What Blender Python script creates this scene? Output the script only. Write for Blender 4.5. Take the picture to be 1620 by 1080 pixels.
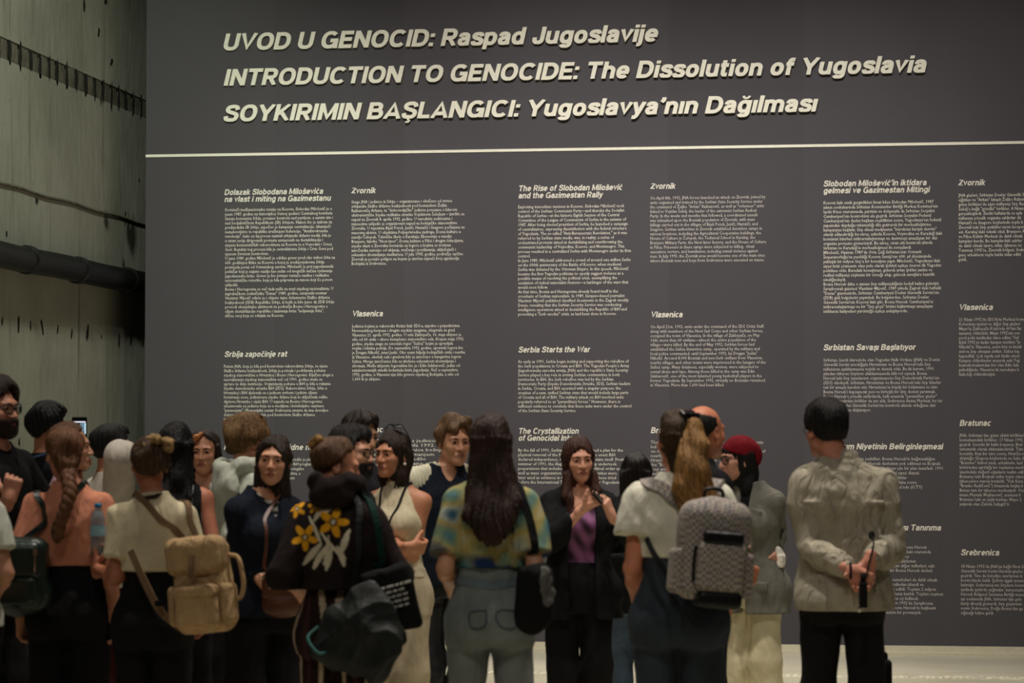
import bpy, math, random
import numpy as np
from mathutils import Vector, Matrix
for _o in list(bpy.data.objects): bpy.data.objects.remove(_o)
SC = bpy.context.scene
COL = SC.collection
rng = np.random.default_rng(7)

# ------------------------------------------------------------------ camera, world, light, exposure
FPX, HOR, CAMH, YAW, CAMD = 4400.0, 700.0, 1.60, math.radians(8.35), 21.2
PITCH = math.atan((HOR - 540.0) / FPX)
cam_d = bpy.data.cameras.new('camera'); cam = bpy.data.objects.new('camera', cam_d); COL.objects.link(cam)
cam.location = (0, -CAMD, CAMH); cam.rotation_euler = (math.pi / 2 + PITCH, 0, YAW)
cam_d.sensor_width = 36.0; cam_d.lens = FPX * 36.0 / 1620.0
cam_d.clip_start = 0.5; cam_d.clip_end = 80
cam_d.dof.use_dof = True; cam_d.dof.focus_distance = 21.4; cam_d.dof.aperture_fstop = 4.0
SC.camera = cam
SC.view_settings.view_transform = 'Standard'; SC.view_settings.look = 'None'
SC.view_settings.exposure = 0.0; SC.view_settings.gamma = 1.0; SC.view_settings.use_curve_mapping = False
W = bpy.data.worlds.new('world'); SC.world = W; W.use_nodes = True
W.node_tree.nodes['Background'].inputs['Color'].default_value = (0.75, 0.85, 1.0, 1)
W.node_tree.nodes['Background'].inputs['Strength'].default_value = 0.018

def light(name, kind, loc, target, power, color, **kw):
    d = bpy.data.lights.new(name, kind); o = bpy.data.objects.new(name, d); COL.objects.link(o)
    o.location = loc
    o.rotation_euler = (Vector(target) - Vector(loc)).to_track_quat('-Z', 'Y').to_euler()
    d.energy = power; d.color = color
    for k, v in kw.items(): setattr(d, k, v)
    return o
WARM = (1.0, 0.925, 0.82); WASH = (1.0, 0.955, 0.93); COOL = (0.92, 1.0, 0.88)
# ceiling spots washing the text wall
for _x, _e in ((-4.4, 260), (-3.2, 830), (-1.7, 960), (0.1, 760)):
    light('wall_spot', 'SPOT', (_x, -4.6, 7.6), (_x, 0, 1.7), _e, WASH, spot_size=math.radians(58), spot_blend=1.0, shadow_soft_size=0.10)
# steep grazing spots close to the wall (the long shadows under the raised letters)
for _x, _e in ((-4.4, 30), (-2.8, 32), (-1.2, 30)):
    light('graze_spot', 'SPOT', (_x + 0.5, -0.55, 8.0), (_x, 0, 3.6), _e, WARM, spot_size=math.radians(70), spot_blend=0.9, shadow_soft_size=0.02)
# overhead track spots above the visitors
for _x, _y, _e in ((-4.6, -4.6, 650), (-2.6, -3.8, 1250), (-0.5, -3.8, 1350), (-3.9, -8.9, 680), (-1.8, -8.8, 900), (0.3, -8.8, 1080)):
    light('track_spot', 'SPOT', (_x, _y, 8.2), (_x, _y - 0.4, 0.0), _e, WARM, spot_size=math.radians(60), spot_blend=0.8, shadow_soft_size=0.15)
for _x, _e in ((-5.2, 120), (-2.8, 210), (-0.4, 330)):
    light('front_fill', 'SPOT', (_x, -15.5, 7.6), (_x + 0.6, -9.0, 0.9), _e, WARM, spot_size=math.radians(46), spot_blend=0.8, shadow_soft_size=0.15)  # fill spots added on the camera side to brighten the visitors' backs
# greenish spot added to brighten the concrete side wall, its source unseen
light('side_wash', 'SPOT', (-4.2, -7.8, 7.0), (-6.35, -0.7, 3.2), 1500, COOL, spot_size=math.radians(44), spot_blend=0.9, shadow_soft_size=0.25)

# ------------------------------------------------------------------ pixels to places
_cy, _sy, _cp, _sp = math.cos(YAW), math.sin(YAW), math.cos(PITCH), math.sin(PITCH)
def ray(px, py):
    x, y = (px - 810.0) / FPX, (540.0 - py) / FPX
    f, u = _cp - y * _sp, _sp + y * _cp              # forward, up in the yawed frame
    return np.array([x * _cy - f * _sy, x * _sy + f * _cy, u])
def on_wall(px, py, off=0.0):                         # a point of the text wall, off metres in front
    d = ray(px, py); t = (CAMD - off) / d[1]
    return np.array([0, -CAMD, CAMH]) + d * t
LWX = -6.35
def on_left(px, py):
    d = ray(px, py); t = LWX / d[0]
    return np.array([0, -CAMD, CAMH]) + d * t

# ------------------------------------------------------------------ meshes and objects
def make_mesh(name, v, f, mat=None, smooth=True, col=None, midx=None):
    """v (n,3); f (m,4), (m,3) array or a list of polygons"""
    me = bpy.data.meshes.new(name)
    v = np.asarray(v, np.float32)
    if isinstance(f, np.ndarray):
        n, k = f.shape
        me.vertices.add(len(v)); me.vertices.foreach_set('co', v.ravel())
        me.loops.add(n * k); me.loops.foreach_set('vertex_index', f.ravel().astype(np.int32))
        me.polygons.add(n)
        me.polygons.foreach_set('loop_start', np.arange(0, n * k, k, dtype=np.int32))
        me.polygons.foreach_set('loop_total', np.full(n, k, np.int32))
        me.update(calc_edges=True)
    else:
        me.from_pydata(v.tolist(), [], f); me.update()
    me.polygons.foreach_set('use_smooth', np.full(len(me.polygons), smooth))
    if mat is not None:
        for m in (mat if isinstance(mat, (list, tuple)) else [mat]): me.materials.append(m)
    if midx is not None: me.polygons.foreach_set('material_index', np.asarray(midx, np.int32))
    if col is not None:
        a = me.color_attributes.new('pattern', 'FLOAT_COLOR', 'POINT')
        c = np.ones((len(v), 4), np.float32); c[:, :3] = col
        a.data.foreach_set('color', c.ravel())
    return me
def obj(name, me, parent=None, loc=None, rz=None, **props):
    o = bpy.data.objects.new(name, me); COL.objects.link(o)
    if parent is not None: o.parent = parent
    if loc is not None: o.location = loc
    if rz is not None: o.rotation_euler = (0, 0, rz)
    for k, v in props.items(): o[k] = v
    return o
def box_vf(lo, hi):
    (a, b, c), (d, e, f) = lo, hi
    v = [(a, b, c), (d, b, c), (d, e, c), (a, e, c), (a, b, f), (d, b, f), (d, e, f), (a, e, f)]
    return v, [(0, 3, 2, 1), (4, 5, 6, 7), (0, 1, 5, 4), (1, 2, 6, 5), (2, 3, 7, 6), (3, 0, 4, 7)]
def box(name, lo, hi, mat, parent=None, **props):
    v, f = box_vf(lo, hi)
    return obj(name, make_mesh(name, v, f, mat, smooth=False), parent, **props)
def join_vf(parts):
    V, F, n = [], [], 0
    for v, f in parts:
        V += [tuple(p) for p in v]; F += [tuple(i + n for i in q) for q in f]; n += len(v)
    return V, F
def sweep(pts, sec, closed=False, normals=None, cap=True):
    """sweep a closed section (k,2) along pts; the section's first axis lies along `normals`"""
    pts = np.asarray(pts, float); n = len(pts); k = len(sec); sec = np.asarray(sec, float)
    T = np.roll(pts, -1, 0) - np.roll(pts, 1, 0)
    if not closed: T[0] = pts[1] - pts[0]; T[-1] = pts[-1] - pts[-2]
    T /= np.linalg.norm(T, axis=1)[:, None] + 1e-12
    V = []
    N = np.array([0.3, 0.2, 1.0]) if normals is None else None
    for i in range(n):
        a = N if normals is None else np.asarray(normals[i], float)
        a = a - T[i] * a.dot(T[i])
        if np.linalg.norm(a) < 1e-5: a = np.array([1.0, 0.1, 0]) - T[i] * T[i][0]
        a /= np.linalg.norm(a); N = a
        b = np.cross(T[i], a)
        for s in sec: V.append(pts[i] + a * s[0] + b * s[1])
    F = []
    for i in range(n if closed else n - 1):
        for j in range(k):
            F.append((i * k + j, i * k + (j + 1) % k, ((i + 1) % n) * k + (j + 1) % k, ((i + 1) % n) * k + j))
    if cap and not closed:
        F.append(tuple(range(k - 1, -1, -1))); F.append(tuple((n - 1) * k + j for j in range(k)))
    return V, F
def ring(r, k=8, r2=None):
    r2 = r if r2 is None else r2
    return [(r * math.cos(t), r2 * math.sin(t)) for t in np.linspace(0, 2 * math.pi, k, endpoint=False)]
def smooth_path(pts, per=6):
    """Catmull-Rom through the points"""
    P = np.asarray(pts, float); P = np.vstack([2 * P[0] - P[1], P, 2 * P[-1] - P[-2]])
    out = []
    for i in range(1, len(P) - 2):
        for t in np.linspace(0, 1, per, endpoint=False):
            a, b, c, d = P[i - 1], P[i], P[i + 1], P[i + 2]
            out.append(0.5 * ((2 * b) + (c - a) * t + (2 * a - 5 * b + 4 * c - d) * t * t + (3 * b - a - 3 * c + d) * t ** 3))
    out.append(P[-2]); return np.array(out)

# ------------------------------------------------------------------ materials
def srgb(r, g, b):
    f = lambda c: ((c / 255 + 0.055) / 1.055) ** 2.4 if c > 10 else c / 255 / 12.92
    return (f(r), f(g), f(b))
_mats = {}
def nodes_of(name):
    m = bpy.data.materials.new(name); m.use_nodes = True
    nt = m.node_tree; return m, nt, nt.nodes['Principled BSDF']
def mat(name, c, rough=0.8, var=0.15, scale=30.0, stretch=(1, 1, 1), bump=0.15, bscale=120.0, metal=0.0, spec=0.3,
        pattern=False, sheen=0.0, sss=0.0, coat=0.0, fold=0.0):
    """a procedural surface: base colour varied by noise, fine bump; pattern=True reads the mesh's own print"""
    if name in _mats: return _mats[name]
    m, nt, b = nodes_of(name); L = nt.links.new
    tc = nt.nodes.new('ShaderNodeTexCoord'); mp = nt.nodes.new('ShaderNodeMapping'); mp.inputs['Scale'].default_value = stretch
    L(tc.outputs['Object'], mp.inputs['Vector'])
    n = nt.nodes.new('ShaderNodeTexNoise'); n.inputs['Scale'].default_value = scale; n.inputs['Detail'].default_value = 4
    L(mp.outputs['Vector'], n.inputs['Vector'])
    mr = nt.nodes.new('ShaderNodeMapRange'); mr.inputs['From Min'].default_value = 0.3; mr.inputs['From Max'].default_value = 0.7
    mr.inputs['To Min'].default_value = 1 - var; mr.inputs['To Max'].default_value = 1 + var; mr.clamp = False
    L(n.outputs['Fac'], mr.inputs['Value'])
    mx = nt.nodes.new('ShaderNodeVectorMath'); mx.operation = 'SCALE'
    if pattern:
        at = nt.nodes.new('ShaderNodeAttribute'); at.attribute_name = 'pattern'; L(at.outputs['Color'], mx.inputs[0])
    else:
        mx.inputs[0].default_value = c
    L(mr.outputs['Result'], mx.inputs['Scale']); L(mx.outputs['Vector'], b.inputs['Base Color'])
    b.inputs['Roughness'].default_value = rough; b.inputs['Metallic'].default_value = metal
    b.inputs['Specular IOR Level'].default_value = spec
    if sheen: b.inputs['Sheen Weight'].default_value = sheen; b.inputs['Sheen Roughness'].default_value = 0.5
    if coat: b.inputs['Coat Weight'].default_value = coat; b.inputs['Coat Roughness'].default_value = 0.15
    if sss:
        b.inputs['Subsurface Weight'].default_value = sss; b.inputs['Subsurface Radius'].default_value = (0.012, 0.005, 0.003)
        b.inputs['Subsurface Scale'].default_value = 0.6
    if bump:
        n2 = nt.nodes.new('ShaderNodeTexNoise'); n2.inputs['Scale'].default_value = bscale; n2.inputs['Detail'].default_value = 3
        L(mp.outputs['Vector'], n2.inputs['Vector'])
        bp = nt.nodes.new('ShaderNodeBump'); bp.inputs['Strength'].default_value = bump; bp.inputs['Distance'].default_value = 0.01
        L(n2.outputs['Fac'], bp.inputs['Height']); L(bp.outputs['Normal'], b.inputs['Normal'])
        if fold:
            n3 = nt.nodes.new('ShaderNodeTexNoise'); n3.inputs['Scale'].default_value = 7.5; n3.inputs['Detail'].default_value = 2; n3.inputs['Distortion'].default_value = 2.2
            mp3 = nt.nodes.new('ShaderNodeMapping'); mp3.inputs['Scale'].default_value = (1.2, 1.2, .5); L(tc.outputs['Object'], mp3.inputs['Vector']); L(mp3.outputs['Vector'], n3.inputs['Vector'])
            b3 = nt.nodes.new('ShaderNodeBump'); b3.inputs['Strength'].default_value = fold; b3.inputs['Distance'].default_value = 0.05
            L(n3.outputs['Fac'], b3.inputs['Height']); L(bp.outputs['Normal'], b3.inputs['Normal']); L(b3.outputs['Normal'], b.inputs['Normal'])
    _mats[name] = m
    return m
def cloth(name, rgb, **kw):
    kw.setdefault('rough', 0.9); kw.setdefault('spec', 0.15); kw.setdefault('var', 0.10); kw.setdefault('scale', 14.0)
    kw.setdefault('bump', 0.25); kw.setdefault('bscale', 160.0); kw.setdefault('fold', 0.30)
    return mat(name, srgb(*rgb), **kw)
def skin_mat(rgb): return mat('skin_%d_%d_%d' % rgb, srgb(*rgb), rough=0.5, var=0.09, scale=22, bump=0.06, bscale=260, spec=0.35, sss=0.0)
def hair_mat(rgb, var=0.45): return mat('hair_%d_%d_%d' % rgb, srgb(*rgb), rough=0.55, var=var, scale=60, stretch=(1.6, 1.6, 0.12), bump=0.6, bscale=150, spec=0.3)
# ------------------------------------------------------------------ the room: floor, concrete side wall, text wall, skirting, ceiling
def concrete_mat(name, c1, c2, stain, vertical=True, wet=0.0, spots=()):
    m, nt, b = nodes_of(name); L = nt.links.new
    tc = nt.nodes.new('ShaderNodeTexCoord')
    def noise(scale, stretch, detail=6, rough=0.55):
        mp = nt.nodes.new('ShaderNodeMapping'); mp.inputs['Scale'].default_value = stretch
        L(tc.outputs['Object'], mp.inputs['Vector'])
        n = nt.nodes.new('ShaderNodeTexNoise'); n.inputs['Scale'].default_value = scale
        n.inputs['Detail'].default_value = detail; n.inputs['Roughness'].default_value = rough
        L(mp.outputs['Vector'], n.inputs['Vector']); return n.outputs['Fac']
    def ramp(x, a, bb):
        r = nt.nodes.new('ShaderNodeMapRange'); r.inputs['From Min'].default_value = a; r.inputs['From Max'].default_value = bb
        r.interpolation_type = 'SMOOTHSTEP'; L(x, r.inputs['Value']); return r.outputs['Result']
    def mix(f, a, bb):
        x = nt.nodes.new('ShaderNodeMix'); x.data_type = 'RGBA'; L(f, x.inputs['Factor'])
        for v, k in ((a, 'A'), (bb, 'B')):
            if isinstance(v, tuple): x.inputs[6 if k == 'A' else 7].default_value = (*v, 1)
            else: L(v, x.inputs[6 if k == 'A' else 7])
        return x.outputs[2]
    col = mix(ramp(noise(0.9, (1, 1, 1)), 0.32, 0.68), c1, c2)
    streak = noise(2.2, (1, 3.0, 0.22) if vertical else (0.5, 4.0, 1), 5)
    col = mix(ramp(streak, 0.56, 0.80), col, stain)
    fine = noise(26, (1, 1, 1), 5)
    col = mix(ramp(fine, 0.62, 0.9), col, tuple(x * 0.55 for x in stain))
    for (px, py, pz, rad) in spots:                      # old damp stains with ragged rims
        vd = nt.nodes.new('ShaderNodeVectorMath'); vd.operation = 'DISTANCE'; vd.inputs[1].default_value = (px, py, pz); L(tc.outputs['Object'], vd.inputs[0])
        ad = nt.nodes.new('ShaderNodeMath'); ad.operation = 'MULTIPLY_ADD'; ad.inputs[1].default_value = rad * 1.6; L(noise(7, (1, 1.4, .5)), ad.inputs[0]); L(vd.outputs['Value'], ad.inputs[2])
        col = mix(ramp(ad.outputs[0], rad * 1.75, rad * .95), col, tuple(x * .35 for x in stain))
    L(col, b.inputs['Base Color'])
    b.inputs['Roughness'].default_value = 0.8 - wet; b.inputs['Specular IOR Level'].default_value = 0.3
    bp = nt.nodes.new('ShaderNodeBump'); bp.inputs['Strength'].default_value = 0.35; bp.inputs['Distance'].default_value = 0.02
    L(noise(9, (1, 1, 0.5)), bp.inputs['Height']); L(bp.outputs['Normal'], b.inputs['Normal'])
    return m
M_CONC = concrete_mat('board_formed_concrete', srgb(168, 166, 150), srgb(146, 145, 128), srgb(96, 92, 74), spots=[(*map(float, on_left(*q)), rr) for q, rr in (((208, 372), .22), ((168, 352), .12), ((160, 158), .09), ((196, 420), .10), ((60, 318), .05))])
M_FLOOR = concrete_mat('smooth_concrete_floor', srgb(190, 184, 162), srgb(174, 168, 146), srgb(146, 140, 120), vertical=False, wet=0.3)
M_CEIL = mat('black_ceiling_paint', (0.012, 0.012, 0.012), rough=0.9, var=0.2)
M_PIT_SHADE = mat('painted_pit_shade', srgb(34, 32, 26), rough=0.95, var=0.3)  # shade inside holes and notches, put into the colour of flat plates
M_BAND = mat('rough_recess_concrete', srgb(104, 100, 84), rough=0.95, var=0.35, scale=9, bump=0.8, bscale=40)
M_PIPE = mat('dark_pipe_paint', srgb(17, 16, 15), rough=0.42, var=0.3, scale=6, bump=0.2, bscale=30, spec=0.5)
M_SKIRT = mat('cream_skirting_paint', srgb(205, 198, 172), rough=0.5, var=0.05, bump=0.05)

PX0, PX1 = float(on_wall(229.5, 500)[0]), 4.2
FX0, FY0, FX1, FY1, CEIL = -6.35, -24.0, 6.0, 3.4, 9.0
v, f = box_vf((FX0 - .3, FY0, -0.2), (FX1, FY1, 0.0))
obj('floor', make_mesh('floor', v, f, M_FLOOR, smooth=False), kind='structure', label='pale polished concrete floor')
obj('ceiling', make_mesh('ceiling', *box_vf((FX0 - .3, FY0, CEIL), (FX1, FY1, CEIL + .2)), M_CEIL, smooth=False), kind='structure', label='black ceiling high above the hall')

# text wall: one-metre printed sheets, hairline seams between them as geometry
def sheet_wall_mat():
    m, nt, b = nodes_of('printed_grey_wallpaper'); L = nt.links.new
    tc = nt.nodes.new('ShaderNodeTexCoord'); sx = nt.nodes.new('ShaderNodeSeparateXYZ'); L(tc.outputs['Object'], sx.inputs[0])
    add = nt.nodes.new('ShaderNodeMath'); add.operation = 'ADD'; add.inputs[1].default_value = 6.02; L(sx.outputs['X'], add.inputs[0])
    dv = nt.nodes.new('ShaderNodeMath'); dv.operation = 'DIVIDE'; dv.inputs[1].default_value = 1.03; L(add.outputs[0], dv.inputs[0])
    fl = nt.nodes.new('ShaderNodeMath'); fl.operation = 'FLOOR'; L(dv.outputs[0], fl.inputs[0])
    wn = nt.nodes.new('ShaderNodeTexWhiteNoise'); wn.noise_dimensions = '1D'; L(fl.outputs[0], wn.inputs['W'])
    ns = nt.nodes.new('ShaderNodeTexNoise'); ns.inputs['Scale'].default_value = 1.2; ns.inputs['Detail'].default_value = 3; L(tc.outputs['Object'], ns.inputs['Vector'])
    a2 = nt.nodes.new('ShaderNodeMath'); a2.operation = 'ADD'; L(wn.outputs['Value'], a2.inputs[0]); L(ns.outputs['Fac'], a2.inputs[1])
    mr = nt.nodes.new('ShaderNodeMapRange'); mr.inputs['From Max'].default_value = 2.0; mr.inputs['To Min'].default_value = 0.86; mr.inputs['To Max'].default_value = 1.14
    L(a2.outputs[0], mr.inputs['Value'])
    sc = nt.nodes.new('ShaderNodeVectorMath'); sc.operation = 'SCALE'; sc.inputs[0].default_value = srgb(75, 72, 74)
    L(mr.outputs['Result'], sc.inputs['Scale']); L(sc.outputs['Vector'], b.inputs['Base Color'])
    b.inputs['Roughness'].default_value = 0.62; b.inputs['Specular IOR Level'].default_value = 0.25
    return m
M_SHEET = sheet_wall_mat()
SKZ = 0.075
parts = [box_vf((PX0, 0.0, 0.0), (PX1, 0.16, 7.2))]
text_wall = obj('wall_back', make_mesh('wall_back', *join_vf(parts), M_SHEET, smooth=False), kind='structure',
                label='dark grey exhibition wall printed with white text columns in three languages')
obj('baseboard_back', make_mesh('baseboard_back', *join_vf([box_vf((PX0, -0.018, 0.0), (PX1, 0.0, SKZ)), box_vf((PX0, -0.045, 0.0), (PX1, -0.018, 0.028))]), M_SKIRT, smooth=False),
    kind='structure', label='cream stepped skirting along the foot of the grey text wall')
box('wall_rear', (FX0 - .3, 3.2, 0), (FX1, 3.4, CEIL), M_CONC, kind='structure', label='bare concrete wall hidden behind the text wall')

# concrete side wall with a recessed notched band, a seam ridge, a dark pipe and small pits
Y0 = -24.0
zb0, zb1 = 4.29, 4.44
wl = [box_vf((LWX - .3, Y0, 0.0), (LWX, 3.2, zb0)), box_vf((LWX - .3, Y0, zb1), (LWX, 3.2, CEIL)), box_vf((LWX - .3, Y0, zb0), (LWX - .07, 3.2, zb1))]
wall_left = obj('wall_left', make_mesh('wall_left', *join_vf(wl), M_CONC, smooth=False), kind='structure', label='stained greenish grey concrete side wall')
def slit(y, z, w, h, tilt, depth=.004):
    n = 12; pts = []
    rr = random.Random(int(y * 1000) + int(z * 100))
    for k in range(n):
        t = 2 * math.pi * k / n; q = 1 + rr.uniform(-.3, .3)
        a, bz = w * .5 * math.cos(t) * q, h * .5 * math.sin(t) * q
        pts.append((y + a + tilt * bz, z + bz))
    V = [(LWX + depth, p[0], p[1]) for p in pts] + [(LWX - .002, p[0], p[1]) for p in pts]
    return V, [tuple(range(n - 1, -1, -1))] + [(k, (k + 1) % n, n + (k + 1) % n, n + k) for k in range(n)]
# rough filling of the band; flat dark plates paint the shade of its notches
vs = [box_vf((LWX - .08, -12, zb0 - .01), (LWX - .022, 3.1, zb1 + .01))]; r = random.Random(3); y = -8.0; ns = []
while y < 3:
    w = r.uniform(0.12, 0.17); g = r.uniform(.06, .10)
    vs.append(box_vf((LWX - .08, y, zb0 - .01), (LWX - r.uniform(0.004, .012), y + w, zb1 + .01)))
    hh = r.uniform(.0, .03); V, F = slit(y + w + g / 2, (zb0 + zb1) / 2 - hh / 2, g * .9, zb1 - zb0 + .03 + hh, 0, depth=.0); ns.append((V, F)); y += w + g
obj('trim_5', make_mesh('notches', *join_vf(ns), M_PIT_SHADE, smooth=False), kind='structure', label='flat dark plates painting the shade of notches along the recessed concrete band')
obj('trim_1', make_mesh('band', *join_vf(vs), M_BAND, smooth=False), kind='structure', label='rough notched band recessed in the concrete side wall')
ys = np.linspace(-8, 3.1, 80)
rid = [(LWX, yy, 3.41 + .006 * math.sin(yy * 5)) for yy in ys]
obj('trim_2', make_mesh('ridge', *sweep(rid, ring(.012, 6, .02)), M_BAND), kind='structure', label='thin ridge left by formwork on the concrete side wall')

pit = []  # flat dark plates on the wall face; the holes' shade is their colour
for px, py, w, h, t in ((3, 508, .035, .09, .2), (29, 512, .04, .16, 0), (48, 516, .03, .11, 0), (66, 516, .04, .16, -.5), (91, 521, .025, .10, .2), (113, 528, .04, .10, .3),
                        (138, 527, .06, .17, .15), (160, 533, .02, .04, 0), (188, 538, .05, .15, .1), (207, 536, .05, .12, .2), (226, 540, .04, .1, .2),
                        (133, 8, .05, .14, 0), (167, 2, .08, .08, .2), (156, 52, .05, .10, .3), (176, 99, .07, .08, .5), (198, 338, .03, .05, 0), (57, 318, .04, .06, 0),
                        (220, 285, .03, .04, .2), (10, 370, .03, .05, 0), (30, 700, .03, .07, 0), (197, 352, .03, .06, 0)):
    p = on_left(px, py); pit.append(slit(p[1], p[2], w * .8, h * .72, t))
    n0 = len(pit)
obj('trim_3', make_mesh('pits', *join_vf(pit), M_PIT_SHADE, smooth=False), kind='structure', label='small flat dark plates painting the shade of pits in the concrete side wall')
# the pipe with couplings and brackets
pipe = obj('wall_pipe', None, loc=(LWX + .115, -4, 2.89), label='thick dark pipe running along the concrete side wall above the visitors', category='pipe')
yy = np.linspace(-16, 7.1, 80)
obj('pipe_run', make_mesh('pipe_run', *sweep([(0.004 * math.sin(t * 2), t, .004 * math.sin(t * 3.1)) for t in yy], ring(.092, 20)), M_PIPE), pipe)
for t in (-3.9, -.9, 1.7, 2.9, 4.2, 5.0, 6.4):
    obj('coupling', make_mesh('coupling', *sweep([(0, t - .03, 0), (0, t - .024, 0), (0, t + .024, 0), (0, t + .03, 0)], ring(.103, 20)), M_PIPE), pipe)
    obj('bracket', make_mesh('bracket', *box_vf((-.115, t - .015, -.02), (-.05, t + .015, .02)), M_PIPE, smooth=False), pipe)

# pale speckled band let into the floor in front of the text wall
r = random.Random(12); sp = []; x = -5.6
while x < 2.2:
    for k in range(5):
        if r.random() < .72:
            a, b_, w, d_ = x + r.uniform(-.01, .01), -2.02 + .045 * k + r.uniform(-.012, .012), r.uniform(.012, .04), r.uniform(.012, .03)
            sp.append(box_vf((a, b_, -.001), (a + w, b_ + d_, .0015)))
    x += .045
obj('trim_4', make_mesh('floor_marks', *join_vf(sp), mat('white_floor_paint', srgb(236, 230, 206), rough=.6, var=.05, bump=0), smooth=False), kind='structure', label='band of small white marks on the floor in front of the text wall')
# ------------------------------------------------------------------ heavy grotesque capitals and lower case drawn as strokes
def _arc(cx, cy, rx, ry, t0, t1, n=14):
    t = np.radians(np.linspace(t0, t1, n))
    s = lambda c: np.sign(c) * np.abs(c) ** 0.88
    return [(cx + rx * s(math.cos(a)), cy + ry * s(math.sin(a))) for a in t]
def _spl(pts): return [tuple(q[:2]) for q in smooth_path([(x, y, 0) for x, y in pts], 4)]
_ST = [(.1, 0), (.1, 1)]
_O = _arc(.41, .5, .31, .415, 90, 450, 33); _o = _arc(.31, .37, .21, .285, 90, 450, 29)
_SB = [(.61, .70), (.55, .86), (.37, .915), (.17, .86), (.115, .72), (.2, .6), (.37, .53), (.56, .44), (.615, .28), (.54, .13), (.36, .085), (.14, .14), (.085, .32)]
_narc = [(.1, .38)] + _arc(.3, .42, .2, .235, 180, 0) + [(.5, 0)]
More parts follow.
